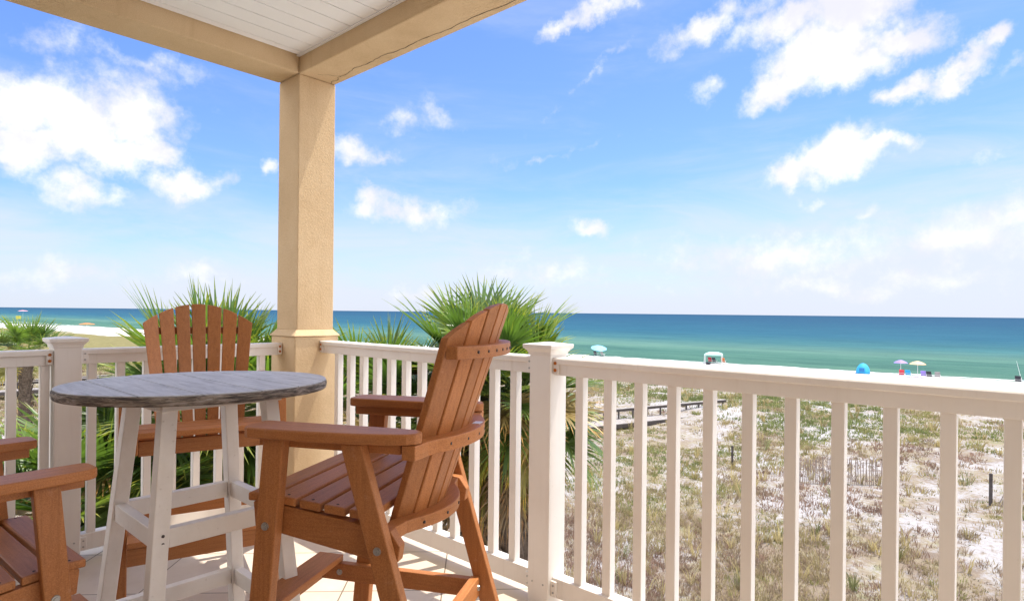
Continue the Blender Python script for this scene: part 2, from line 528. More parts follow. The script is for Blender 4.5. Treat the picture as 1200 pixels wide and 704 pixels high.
    c = mix_col(t, math_node(t, 'MULTIPLY', fm, 0.8), c, (0.75, 0.77, 0.76))
    t.links.new(c, b.inputs['Base Color'])
    b.inputs['Roughness'].default_value = 0.6
    b.inputs['Specular IOR Level'].default_value = 0.06
    b.inputs['IOR'].default_value = 1.2
    bump(t, b, n2.outputs['Fac'], 0.8, 0.6)

    # grey weathered boards outdoors
    m, t, b = new_mat('grey_boards')
    co = obj_coord(t)
    n1 = noise_node(t, co, 2.5, 6.0, 0.7)
    t.links.new(ramp(t, n1.outputs['Fac'], ((0.3, (0.22, 0.20, 0.19)), (0.7, (0.42, 0.39, 0.37)))), b.inputs['Base Color'])
    b.inputs['Roughness'].default_value = 0.9
    plain('dark_timber', (0.07, 0.06, 0.058), 0.9, 0.4, 6)
    plain('slat_timber', (0.30, 0.245, 0.21), 0.9, 0.35, 5)
    plain('cloth_blue', (0.02, 0.33, 0.62), 0.7, 0.1, 2)
    plain('cloth_deep_blue', (0.02, 0.16, 0.42), 0.7, 0.1, 2)
    plain('cloth_teal_white', (0.40, 0.62, 0.56), 0.7, 0.05, 2)
    plain('cloth_purple', (0.30, 0.22, 0.66), 0.7, 0.1, 2)
    plain('cloth_peach', (0.80, 0.50, 0.28), 0.7, 0.08, 2)
    plain('cloth_pale_blue', (0.22, 0.52, 0.80), 0.7, 0.15, 2)
    plain('cloth_orange', (0.80, 0.20, 0.05), 0.7, 0.08, 2)
    plain('cloth_red', (0.60, 0.05, 0.08), 0.7, 0.1, 2)
    plain('cloth_pink', (0.78, 0.34, 0.40), 0.7, 0.1, 2)
    plain('cloth_yellow', (0.72, 0.66, 0.12), 0.7, 0.1, 2)
    plain('cloth_dark', (0.025, 0.028, 0.04), 0.8, 0.2, 4)
    plain('cloth_grey', (0.28, 0.27, 0.28), 0.8, 0.2, 4)
    plain('bounce_pale', (0.80, 0.79, 0.76), 0.9, 0.06, 1.5)  # pale surface of the added slab that bounces light upward
    plain('pole_white', (0.75, 0.75, 0.75), 0.4, 0.03)


SEA_STOPS = ((0.20, (0.085, 0.165, 0.125)), (0.34, (0.064, 0.150, 0.118)), (0.41, (0.062, 0.150, 0.122)), (0.45, (0.088, 0.182, 0.152)),
             (0.50, (0.046, 0.135, 0.150)), (0.56, (0.027, 0.100, 0.150)), (0.72, (0.022, 0.076, 0.134)), (0.95, (0.018, 0.062, 0.118)))
make_materials()

# ------------------------------------------------------------------ helpers


def mesh_obj(name, verts, faces, mat, parent=None, bevel=0.0, smooth_sh=False, segs=2):
    me = bpy.data.meshes.new(name)
    me.from_pydata([tuple(v) for v in verts], [], faces)
    bm = bmesh.new()
    bm.from_mesh(me)
    bmesh.ops.recalc_face_normals(bm, faces=bm.faces)
    if bevel > 0:
        bmesh.ops.bevel(bm, geom=[e for e in bm.edges if len(e.link_faces) == 2 and e.calc_face_angle(0) > 0.5],
                        offset=bevel, segments=segs, profile=0.5, affect='EDGES', clamp_overlap=True)
    if smooth_sh:
        for f in bm.faces:
            f.smooth = True
    bm.to_mesh(me)
    bm.free()
    for mm in (mat if isinstance(mat, (list, tuple)) else [mat]):
        me.materials.append(MATS[mm])
    o = bpy.data.objects.new(name, me)
    COL.objects.link(o)
    if parent is not None:
        o.parent = parent
    return o


def empty(name, loc, rz=0.0, scale=1.0):
    o = bpy.data.objects.new(name, None)
    o.location = loc
    o.rotation_euler = (0, 0, rz)
    o.scale = (scale,) * 3
    o.empty_display_size = 0.1
    COL.objects.link(o)
    return o


def tag(o, label=None, cat=None, group=None, kind=None):
    if label:
        o['label'] = label
    if cat:
        o['category'] = cat
    if group:
        o['group'] = group
    if kind:
        o['kind'] = kind
    return o


def kids(o):
    return [c for c in COL.objects if c.parent == o]


def copy_tree(o, parent=None):
    c = o.copy()
    COL.objects.link(c)
    c.parent = parent
    for ch in kids(o):
        copy_tree(ch, c)
    return c


BOXF = [(0, 1, 2, 3), (7, 6, 5, 4), (0, 4, 5, 1), (1, 5, 6, 2), (2, 6, 7, 3), (3, 7, 4, 0)]


def box(x0, x1, y0, y1, z0, z1):
    return ([(x0, y0, z0), (x1, y0, z0), (x1, y1, z0), (x0, y1, z0),
             (x0, y0, z1), (x1, y0, z1), (x1, y1, z1), (x0, y1, z1)], BOXF)


def sheared(x0, x1, yb, zb, yt, zt, w, axis='y'):
    """board with level ends, centre line from (yb, zb) to (yt, zt), width w"""
    h = w / 2
    return ([(x0, yb - h, zb), (x1, yb - h, zb), (x1, yb + h, zb), (x0, yb + h, zb),
             (x0, yt - h, zt), (x1, yt - h, zt), (x1, yt + h, zt), (x0, yt + h, zt)], BOXF)


def join(*parts):
    V, Fs = [], []
    for v, f in parts:
        k = len(V)
        V += list(v)
        Fs += [tuple(i + k for i in q) for q in f]
    return V, Fs


def prism(outline, z0, z1):
    n = len(outline)
    V = [(x, y, z0) for x, y in outline] + [(x, y, z1) for x, y in outline]
    Fs = [tuple(range(n - 1, -1, -1)), tuple(range(n, 2 * n))]
    Fs += [(i, (i + 1) % n, n + (i + 1) % n, n + i) for i in range(n)]
    return V, Fs


def tube(p0, p1, r0, r1=None, n=8):
    r1 = r0 if r1 is None else r1
    p0, p1 = Vector(p0), Vector(p1)
    d = (p1 - p0).normalized()
    a = d.orthogonal().normalized()
    b = d.cross(a)
    V = []
    for p, r in ((p0, r0), (p1, r1)):
        for i in range(n):
            t = 2 * PI * i / n
            V.append(p + a * (r * math.cos(t)) + b * (r * math.sin(t)))
    Fs = [tuple(range(n - 1, -1, -1)), tuple(range(n, 2 * n))]
    Fs += [(i, (i + 1) % n, n + (i + 1) % n, n + i) for i in range(n)]
    return V, Fs


def sweep(path, rads, n=8):
    V, Fs = [], []
    m = len(path)
    for k, (p, r) in enumerate(zip(path, rads)):
        p = Vector(p)
        q0 = Vector(path[max(0, k - 1)])
        q1 = Vector(path[min(m - 1, k + 1)])
        d = (q1 - q0).normalized()
        a = d.cross(Vector((0.123, 0.97, 0.2))).normalized()
        b = d.cross(a)
        for i in range(n):
            t = 2 * PI * i / n
            V.append(p + a * (r * math.cos(t)) + b * (r * math.sin(t)))
    for k in range(m - 1):
        for i in range(n):
            j = (i + 1) % n
            Fs.append((k * n + i, k * n + j, (k + 1) * n + j, (k + 1) * n + i))
    Fs.append(tuple(range(n - 1, -1, -1)))
    Fs.append(tuple((m - 1) * n + i for i in range(n)))
    return V, Fs


def lathe(profile, n=16):
    V, Fs = [], []
    for r, z in profile:
        for i in range(n):
            t = 2 * PI * i / n
            V.append((r * math.cos(t), r * math.sin(t), z))
    for k in range(len(profile) - 1):
        for i in range(n):
            j = (i + 1) % n
            Fs.append((k * n + i, k * n + j, (k + 1) * n + j, (k + 1) * n + i))
    return V, Fs


# ------------------------------------------------------------------ ground, sea


def beach_edge(x, y):
    return x + 0.125 * y - 75.0


def shore(x, y):
    return x + 0.085 * y - 97.0


def ground_z(x, y):
    s = shore(x, y)
    base = -6.4
    if s > -14:
        base = -6.4 - 0.2 * (s + 14) / 14 if s < 0 else -6.6 - 0.05 * s
    und = noise.noise(Vector((x / 11.0, y / 11.0, 0.3))) * 0.38 + noise.noise(Vector((x / 3.7, y / 3.7, 4.3))) * 0.14
    und += 0.5 * math.exp(-((x - 47.0 + 0.1 * y + 3 * noise.noise(Vector((y / 15.0, 2.0, 0)))) / 6.0) ** 2)
    fade = min(1.0, max(0.0, (-s - 8.0) / 22.0))
    return base + und * fade


def build_ground():
    def axis(a, b, steps):
        out = []
        for lo, hi, st in steps:
            k = lo
            while k < hi - 1e-6:
                out.append(k)
                k += st
        out.append(b)
        return out
    xs = axis(-3000, 140, ((-3000, -400, 650), (-400, -20, 20), (-20, 70, 0.8), (70, 140, 3.5)))
    ys = axis(-3000, 4000, ((-3000, -400, 650), (-400, -20, 20), (-20, 60, 0.8), (60, 300, 6), (300, 4000, 370)))
    nx, ny = len(xs), len(ys)
    V = [(x, y, ground_z(x, y)) for y in ys for x in xs]
    Fs = [(j * nx + i, j * nx + i + 1, (j + 1) * nx + i + 1, (j + 1) * nx + i) for j in range(ny - 1) for i in range(nx - 1)]
    o = mesh_obj('beach_ground', V, Fs, 'dune_sand', smooth_sh=True)
    tag(o, kind='structure')
    # far seabed is not seen; the sea is one level sheet out to the horizon
    E = 40000.0
    xs = [40, 60, 80, 100, 140, 200, 400, 1000, 4000, E]
    ys = [-E, -4000, -1000, -300, -100, 0, 100, 200, 400, 700, 1200, 4000, E]
    V = [(x if i else (40 if abs(y) < 500 else 40), y, -6.6) for y in ys for i, x in enumerate(xs)]
    # the sheet starts under the beach and follows the shore far along the coast
    V = [(x - 0.085 * max(-1500.0, min(1500.0, y)) + (0 if i else 0), y, z) for (x, y, z), i in zip(V, range(len(V)))]
    nx, ny = len(xs), len(ys)
    Fs = [(j * nx + i, j * nx + i + 1, (j + 1) * nx + i + 1, (j + 1) * nx + i) for j in range(ny - 1) for i in range(nx - 1)]
    o = mesh_obj('sea', V, Fs, 'sea_water')
    tag(o, kind='structure')


build_ground()

# ------------------------------------------------------------------ porch structure
COLW = 0.255
ZB, ZC = 2.738, 2.842


def build_porch():
    o = mesh_obj('floor', *box(-7.0, 0.275, -8.0, 0.275, -0.22, 0.0), 'floor_tile')
    tag(o, kind='structure')
    # ceiling of grooved boards running along X
    V, Fs = [], []
    y = -0.02
    first = True
    while y > -8.0:
        w = 0.0595 if first else 0.129
        first = False
        V, Fs = join((V, Fs), box(-7.0, -0.022, y - w + 0.007, y, ZC, ZC + 0.012))
        y -= w
    V, Fs = join((V, Fs), box(-7.0, 0.0, -8.0, 0.0, ZC + 0.0125, ZC + 0.03))
    # edge trim against both beams
    V, Fs = join((V, Fs), box(-0.0205, -0.0015, -8.0, -0.0015, ZC - 0.004, ZC + 0.012))
    o = mesh_obj('ceiling', V, Fs, 'ceiling_white')
    tag(o, kind='structure')
    o = mesh_obj('roof', *box(-7.2, COLW + 0.02, -8.2, COLW + 0.02, 3.06, 3.2), 'stucco')
    tag(o, kind='structure')
    # house body behind the viewer
    o = mesh_obj('house', *box(-7.0, -2.75, -8.0, -2.7, 0.003, ZC - 0.004), 'stucco')
    tag(o, 'tan stucco house wall behind the tiled porch', 'house')
    mesh_obj('light_block_wall', *box(-7.0, -4.9, -2.698, 0.25, 0.003, ZB - 0.003), 'stucco', o)  # unseen wall added to block side light and darken the chairs

    # column with a wider base under a sloped collar
    c = empty('porch_column', (COLW / 2, COLW / 2, 0))
    tag(c, 'tan stucco corner column with a wider base under the porch beams', 'column')
    h = COLW / 2
    mesh_obj('shaft', *box(-h, h, -h, h, 1.145, ZB - 0.001), 'stucco', c, bevel=0.006)
    b = h + 0.024
    mesh_obj('pedestal', *box(-b, b, -b, b, 0.0, 1.105), 'stucco', c, bevel=0.006)
    t = h + 0.001
    q = b + 0.007
    V = [(-q, -q, 1.1055), (q, -q, 1.1055), (q, q, 1.1055), (-q, q, 1.1055),
         (-q, -q, 1.112), (q, -q, 1.112), (q, q, 1.112), (-q, q, 1.112),
         (-t, -t, 1.148), (t, -t, 1.148), (t, t, 1.148), (-t, t, 1.148)]
    Fs = [(3, 2, 1, 0), (0, 1, 5, 4), (1, 2, 6, 5), (2, 3, 7, 6), (3, 0, 4, 7),
          (4, 5, 9, 8), (5, 6, 10, 9), (6, 7, 11, 10), (7, 4, 8, 11), (8, 9, 10, 11)]
    mesh_obj('collar', V, Fs, 'stucco', c, bevel=0.002)

    # beams
    o = mesh_obj('porch_beam', *box(0.0, COLW, -8.0, COLW, ZB, 3.055), 'stucco', bevel=0.008)
    tag(o, 'tan stucco beam with a cracked underside running from the column towards the sea side', 'beam', 'stucco beams over the porch')
    # the crack that wanders along its underside
    pts = [(0.235, 0.02), (0.205, -0.03), (0.215, -0.09), (0.19, -0.13), (0.196, -0.22), (0.176, -0.34), (0.19, -0.45),
           (0.178, -0.60), (0.196, -0.76), (0.19, -0.95), (0.205, -1.12), (0.20, -1.33), (0.213, -1.6), (0.21, -1.9)]
    rng = random.Random(4)
    fine = []
    for (x0, y0), (x1, y1) in zip(pts, pts[1:]):
        for k in range(5):
            f = k / 5
            fine.append((x0 + (x1 - x0) * f + rng.uniform(-0.004, 0.004), y0 + (y1 - y0) * f, rng.uniform(0.0012, 0.0026)))
    V, Fs = [], []
    for i, (x, y, w) in enumerate(fine):
        V += [(x - w, y, ZB - 0.0012), (x + w, y, ZB - 0.0012)]
        if i:
            Fs.append((2 * i - 2, 2 * i - 1, 2 * i + 1, 2 * i))
    br = [(0.186, -0.16), (0.16, -0.13), (0.13, -0.12), (0.11, -0.09), (0.085, -0.075)]
    k0 = len(V)
    for i, (x, y) in enumerate(br):
        V += [(x, y - 0.0015, ZB - 0.0012), (x, y + 0.0015, ZB - 0.0012)]
        if i:
            Fs.append((k0 + 2 * i - 2, k0 + 2 * i - 1, k0 + 2 * i + 1, k0 + 2 * i))
    mesh_obj('crack', V, Fs, 'crack_dark', o)
    o = mesh_obj('porch_beam', *box(-7.0, -0.002, 0.0, COLW, ZB, 3.055), 'stucco', bevel=0.008)
    tag(o, 'plain tan stucco beam over the back chair, running along the porch to the column', 'beam', 'stucco beams over the porch')

    # unseen pale slab added below the porch to bounce sunlight onto the ceiling
    o = mesh_obj('bounce_slab', *box(3.4, 10.3, -30.0, 3.8, -7.2, -5.85), 'bounce_pale')
    tag(o, kind='structure')


build_porch()

# ------------------------------------------------------------------ railings
RC = 0.185     # centre line of both railings


def screws(parts, mat, parent):
    for v, f in parts:
        mesh_obj('screw', v, f, mat, parent)


def bracket(parent, x, zc, sgn, rusty=False):
    """little end bracket with two screws; sgn points into the rail"""
    b = mesh_obj('bracket', *box(min(x, x + sgn * 0.028), max(x, x + sgn * 0.028), -0.0415, 0.0415, zc - 0.036, zc + 0.03),
                 'white_vinyl', parent, bevel=0.002)
    s = (tube((x + sgn * 0.014, -0.0445, zc - 0.018), (x + sgn * 0.014, -0.041, zc - 0.018), 0.0075 if rusty else 0.0045),
             tube((x + sgn * 0.014, -0.0445, zc + 0.012), (x + sgn * 0.014, -0.041, zc + 0.012), 0.0075 if rusty else 0.0045))
    screws(s, 'rust' if rusty else 'bolt_steel', b)
    return b


def make_railing(name, loc, rz, length, centres, zdrop, label):
    """local x runs along the rail, local -y faces the porch"""
    r = empty(name, loc, rz)
    tag(r, label, 'railing', 'white porch railings')
    zt = 1.078 - zdrop
    prof = [(-0.030, 0.0), (0.030, 0.0), (0.030, 0.046), (0.033, 0.049), (0.042, 0.050), (0.042, 0.069), (0.037, 0.0755), (-0.037, 0.0755), (-0.042, 0.069), (-0.042, 0.050), (-0.033, 0.049), (-0.030, 0.046)]
    n = len(prof)
    V = [(0.0, y, zt - 0.0755 + z) for y, z in prof] + [(length, y, zt - 0.0755 + z) for y, z in prof]
    Fs = [tuple(range(n)), tuple(range(2 * n - 1, n - 1, -1))] + [(i, (i + 1) % n, n + (i + 1) % n, n + i) for i in range(n)]
    mesh_obj('top_rail', V, Fs, 'white_vinyl', r, bevel=0.0015)
    zb0, zb1 = 0.05 - zdrop * 0.5, 0.133 - zdrop * 0.5
    mesh_obj('bottom_rail', *box(0.0, length, -0.03, 0.03, zb0, zb1), 'white_vinyl', r, bevel=0.003)
    first = None
    for c in centres:
        if first is None:
            first = mesh_obj('baluster', *box(-0.019, 0.019, -0.019, 0.019, zb1 - 0.004, zt - 0.0755 + 0.004), 'white_vinyl', r, bevel=0.0025)
            o = first
        else:
            o = first.copy()
            COL.objects.link(o)
            o.parent = r
        o.location = (c, 0, 0)
    for x, s in ((0.0, 1), (length, -1)):
        bracket(r, x, zt - 0.035, s, (x > 0.0) == (rz == 0.0))
        bracket(r, x, (zb0 + zb1) / 2, s)
    return r


def make_post(loc, label, ztop=1.142):
    p = empty('railing_post', loc)
    tag(p, label, 'post', 'white posts of the porch railing')
    h = 0.0575
    mesh_obj('sleeve', *box(-h, h, -h, h, 0.0, ztop - 0.05), 'white_vinyl', p, bevel=0.004)
    prof = [(h + 0.0035, ztop - 0.056), (h + 0.006, ztop - 0.043), (h + 0.014, ztop - 0.032), (h + 0.022, ztop - 0.026), (h + 0.0235, ztop - 0.012), (h + 0.022, ztop - 0.009), (0.012, ztop)]
    V, Fs = [], []
    for k, (a, z) in enumerate(prof):
        V += [(-a, -a, z), (a, -a, z), (a, a, z), (-a, a, z)]
        if k:
            for i in range(4):
                j = (i + 1) % 4
                Fs.append((4 * k - 4 + i, 4 * k - 4 + j, 4 * k + j, 4 * k + i))
    Fs += [(3, 2, 1, 0), tuple(4 * (len(prof) - 1) + i for i in range(4))]
    mesh_obj('post_cap', V, Fs, 'white_vinyl', p, bevel=0.0015)
    sk = []
    for a, b in ((-0.03, -1), (0.03, -1)):
        sk.append(tube((a, -h - 0.0025, 0.1), (a, -h + 0.001, 0.1), 0.0045))
        sk.append(tube((-h - 0.0025, a, 0.1), (-h + 0.001, a, 0.1), 0.0045))
    screws(sk, 'bolt_steel', p)
    return p


PY = -1.8475    # post on the sea-side railing
make_post((RC, PY, 0), 'white capped post between two sea-side railing spans, behind the brown chair back')
make_post((RC, -4.02, 0), 'white capped post ending the long sea-side railing span')
PX = -1.146
make_post((PX, RC - 0.012, 0), 'white capped post of the back railing, behind the grey table edge', 1.128)
make_post((-3.4, RC - 0.012, 0), 'white capped post at the far end of the back railing', 1.128)

E0 = -0.0265    # face of the column pedestal
cs = [0.185 + E0 + 0.134 * k for k in range(12)]
make_railing('railing', (RC, E0, 0), rad(-90), (E0 - (PY + 0.0585)), cs, 0.0,
             'short white railing span from the column to the post behind the brown chair')
cs = [2.030 + 0.1406 * k - (-PY + 0.0585) for k in range(15)]
cs = [c for c in cs if c < 4.02 - 0.0585 + PY - 0.0585 - 0.05]
make_railing('railing', (RC, PY - 0.0585, 0), rad(-90), (4.02 - 0.0585) - (-PY + 0.0585), cs, 0.0,
             'long white railing span facing the dunes and the beach tents')
L0 = PX + 0.0585
cs = [-1.035 + 0.1275 * k - L0 for k in range(8)]
make_railing('railing', (L0, RC - 0.012, 0), 0.0, E0 - L0, cs, 0.015,
             'white railing span behind the chair at the back of the table')
L1 = -3.4 + 0.0585
cs = [-1.232 - 0.1275 * k - L1 for k in range(17)]
make_railing('railing', (L1, RC - 0.012, 0), 0.0, (PX - 0.0585) - L1, sorted(cs), 0.015,
             'white railing span beside the chair at the edge, facing the small far palms')

# ------------------------------------------------------------------ chairs


def hw(z):
    return 0.198 + (z - 0.70) * 0.136


def back_y(x, z):
    return -0.124 - 0.325 * (z - 0.70) - 0.065 * (1 - (x / hw(z)) ** 2)


def back_top(x):
    return 1.297 - 0.108 * (x / 0.265) ** 2


def arc_board(x0, x1, zc, h, depth, z_ref, gap=0.0125):
    """board cut to the curve of the back, hugging the rear of the slats"""
    n = 18
    inner, outer = [], []
    for i in range(n + 1):
        x = x0 + (x1 - x0) * i / n
        inner.append((x, back_y(max(-hw(z_ref) * 1.02, min(hw(z_ref) * 1.02, x)), z_ref) - gap))
    for i in range(n + 1):
        x = x0 + (x1 - x0) * i / n
        t = abs(2 * i / n - 1)
        outer.append((x * 1.0, inner[i][1] - depth * (1 - 0.25 * t ** 6)))
    return prism(inner + outer[::-1], zc - h / 2, zc + h / 2)


def bolt(parent, x, y, z, sgn):
    return mesh_obj('bolt', *join(tube((x, y, z), (x + sgn * 0.004, y, z), 0.0115, 0.0105, 12),
                                  tube((x + sgn * 0.004, y, z), (x + sgn * 0.0075, y, z), 0.0065, 0.0055, 6)),
                    'bolt_steel', parent)


def make_chair(loc, rz, label, leg_dy=0.0, seat_dz=0.0, seat_dy=0.0):
    c = empty('bar_chair', loc, rz)
    tag(c, label, 'chair', 'brown bar chairs round the table')
    LX, LY, LZ = 'brown_lumber_x', 'brown_lumber_y', 'brown_lumber_z'
    for s in (-1, 1):
        a, b = sorted((s * 0.300, s * 0.335))
        # front and rear legs splay apart towards the floor
        fl = mesh_obj('leg', *sheared(a, b, 0.245 + leg_dy, 0.0, 0.165 + leg_dy, 0.9145, 0.064), LZ, c, bevel=0.004)
        bolt(fl, s * 0.335, 0.187 + leg_dy, 0.672 + seat_dz, s)
        bolt(fl, s * 0.335, 0.220 + leg_dy, 0.285, s)
        rl = mesh_obj('leg', *sheared(a, b, -0.342, 0.0, -0.070, 0.9145, 0.064), LZ, c, bevel=0.004)
        bolt(rl, s * 0.335, -0.152, 0.638 + seat_dz, s)
        bolt(rl, s * 0.335, -0.257, 0.285, s)
        # seat side board: deep, sloping back
        a, b = sorted((s * 0.264, s * 0.2985))
        V = [(x, y + seat_dy, z + seat_dz) for x in (a, b) for y, z in ((0.268, 0.655), (0.275, 0.724), (0.255, 0.731), (-0.150, 0.679), (-0.178, 0.640), (-0.172, 0.598), (-0.12, 0.592))]
        Fs = [tuple(range(7)), tuple(range(13, 6, -1))] + [(i, (i + 1) % 7, 7 + (i + 1) % 7, 7 + i) for i in range(7)]
        mesh_obj('seat_rail', V, Fs, LY, c, bevel=0.003)
        # low side stretcher inside the legs
        a, b = sorted((s * 0.268, s * 0.2985))
        st = mesh_obj('stretcher', *box(a, b, -0.2085, 0.375, 0.255, 0.318), LY, c, bevel=0.003)
        bolt(st, s * 0.268, 0.30, 0.287, -s)
        # cleat and arm
        a, b = sorted((s * 0.262, s * 0.3325))
        V, Fs = box(a, b, -0.105, 0.228, 0.9155, 0.9165)
        out = [(0.240, 0.238), (0.247, 0.252), (0.262, 0.258), (0.325, 0.258), (0.345, 0.250), (0.356, 0.232), (0.361, 0.15),
               (0.361, 0.03), (0.352, -0.09), (0.336, -0.18), (0.322, -0.225), (0.308, -0.246), (0.286, -0.254), (0.262, -0.246), (0.248, -0.225), (0.243, -0.15), (0.240, 0.0)]
        mesh_obj('armrest', *prism([(s * x, y) for x, y in out][::s], 0.917, 0.947), LY, c, bevel=0.006, segs=3)
        a, b = sorted((s * 0.258, s * 0.2995))
        mesh_obj('arm_cleat', *box(a, b, -0.20, 0.235, 0.886, 0.9165), LY, c, bevel=0.003)
    # seat boards, the first one rounded over the front
    edges = [(0.290, 0.215), (0.203, 0.138), (0.126, 0.061), (0.049, -0.016), (-0.028, -0.098)]
    for k, (y1, y0) in enumerate(edges):
        def zt(y):
            return 0.757 - 0.128 * (0.25 - y) + (0.018 * ((0.25 - y) / 0.4) ** 2)
        z1, z0 = zt(y1), zt(y0)
        if k == 0:
            z1 -= 0.012
        V = []
        for x in (-0.302, 0.302):
            V += [(x, y1, z1 - 0.024), (x, y1, z1), (x, y0, z0), (x, y0, z0 - 0.024)]
        Fs = [(0, 1, 2, 3), (7, 6, 5, 4), (0, 4, 5, 1), (1, 5, 6, 2), (2, 6, 7, 3), (3, 7, 4, 0)]
        V = [(x, y + seat_dy, z + seat_dz) for x, y, z in V]
        sl_ = mesh_obj('seat_slat', V, Fs, LX, c, bevel=0.005)
        y = (y0 + y1) / 2 + seat_dy
        z = (z0 + z1) / 2 + seat_dz
        screws([tube((x, y, z - 0.002), (x, y, z + 0.0008), 0.0042) for x in (-0.282, 0.282)], 'dark_timber', sl_)
    # apron under the front slat
    mesh_obj('seat_apron', *box(-0.2635, 0.2635, 0.236 + seat_dy, 0.262 + seat_dy, 0.648 + seat_dz, 0.712 + seat_dz), LX, c, bevel=0.003)
    # footrest: flat tread with a deep lip, resting on the stretchers
    mesh_obj('footrest', *join(box(-0.298, 0.298, 0.300, 0.402, 0.319, 0.343)), LX, c, bevel=0.004)
    mesh_obj('footrest_lip', *box(-0.2985, 0.2985, 0.376, 0.400, 0.250, 0.3185), LX, c, bevel=0.003)
    rs = mesh_obj('stretcher', *box(-0.2985, 0.2985, -0.242, -0.209, 0.252, 0.320), LX, c, bevel=0.003)
    for s in (-1, 1):
        mesh_obj('bolt', *tube((s * 0.283, -0.242, 0.286), (s * 0.283, -0.248, 0.286), 0.011, 0.0095, 12), 'bolt_steel', rs)
    # fan back of seven slats
    for k in range(-3, 4):
        V = []
        wb, wt_ = 0.0232, 0.0330
        zs = [0.615, 0.80, 1.0, 1.12]
        rows = []
        for z in zs:
            f = (z - 0.615) / (1.29 - 0.615)
            xc = k * (0.0535 + 0.0225 * f)
            h = wb + (wt_ - wb) * f
            rows.append([(xc - h, z), (xc + h, z)])
        zt0 = back_top(k * 0.076)
        f = (zt0 - 0.615) / (1.29 - 0.615)
        xc = k * (0.0535 + 0.0225 * f)
        h = wb + (wt_ - wb) * f
        rows.append([(xc - h, back_top(xc - h)), (xc, back_top(xc) + 0.0005), (xc + h, back_top(xc + h))])
        outline_v = []
        V, Fs = [], []
        for row in rows:
            if len(row) == 2:
                row = [row[0], ((row[0][0] + row[1][0]) / 2, row[0][1]), row[1]]
            z_m = row[1][1]
            yl, yr = back_y(row[0][0], row[0][1]), back_y(row[2][0], row[2][1])
            ym = (yl + yr) / 2
            for (x, z), yy in zip(row, (yl, ym, yr)):
                V.append((x, yy, z))
            for (x, z), yy in zip(row, (yl, ym, yr)):
                V.append((x, yy - 0.022, z))
        m = len(rows)
        for r in range(m - 1):
            a, b = 6 * r, 6 * (r + 1)
            Fs += [(a, a + 1, b + 1, b), (a + 1, a + 2, b + 2, b + 1), (a + 4, a + 3, b + 3, b + 4), (a + 5, a + 4, b + 4, b + 5),
                   (a + 3, a, b, b + 3), (a + 2, a + 5, b + 5, b + 2)]
        Fs += [(2, 1, 0, 3, 4, 5)]
        e = 6 * (m - 1)
        Fs += [(e, e + 1, e + 4, e + 3), (e + 1, e + 2, e + 5, e + 4)]
        mesh_obj('back_slat', V, Fs, LZ, c, bevel=0.003)
    # three curved braces behind the slats
    ub = mesh_obj('back_brace', *arc_board(-0.245, 0.245, 1.158, 0.036, 0.046, 1.158, 0.0225), LX, c, bevel=0.003)
    mb = mesh_obj('back_brace', *arc_board(-0.312, 0.312, 0.895, 0.040, 0.052, 0.895, 0.0225), LX, c, bevel=0.003)
    lb = mesh_obj('back_brace', *arc_board(-0.2635, 0.2635, 0.660, 0.036, 0.05, 0.660, 0.0225), LX, c, bevel=0.003)
    for brace, zc, n in ((ub, 1.158, 8), (mb, 0.895, 5), (lb, 0.660, 4)):
        sc = []
        for i in range(n):
            x = (-0.5 + (i + 0.5) / n) * 2 * 0.20
            yb = back_y(x, zc) - 0.0225 - (0.046 if brace is ub else 0.051)
            sc.append(tube((x, yb + 0.004, zc), (x, yb - 0.0015, zc), 0.0045))
        screws(sc, 'dark_timber', brace)
    # small maker's plate on the middle brace
    yb = back_y(0.06, 0.895) - 0.0225 - 0.03
    mesh_obj('plate', *box(0.045, 0.085, yb - 0.012, yb + 0.012, 0.9152, 0.917), 'tag_white', mb)
    return c


chA = make_chair((-0.738, -1.904, 0), rad(27.9), 'brown slatted bar chair seen from behind, closest to the capped railing post', 0.0, 0.0, -0.022)
chB = copy_tree(chA)
chB.location = (-0.745, -0.505, 0)
chB.rotation_euler = (0, 0, rad(163.1))
chB['label'] = 'brown slatted bar chair facing us from behind the round grey table'
chC = make_chair((0, 0, 0), 0, 'x', -0.03, -0.075, -0.05)
chC.scale = (0.9, 0.9, 0.9)
chC.rotation_euler = (0, 0, rad(-86.5))
chC.location = (-1.705, -1.36, 0)
chC['label'] = 'brown bar chair cut off by the picture edge, only armrests and seat front showing'

# ------------------------------------------------------------------ table
TX, TY, TZ = -1.068, -1.310, 1.02


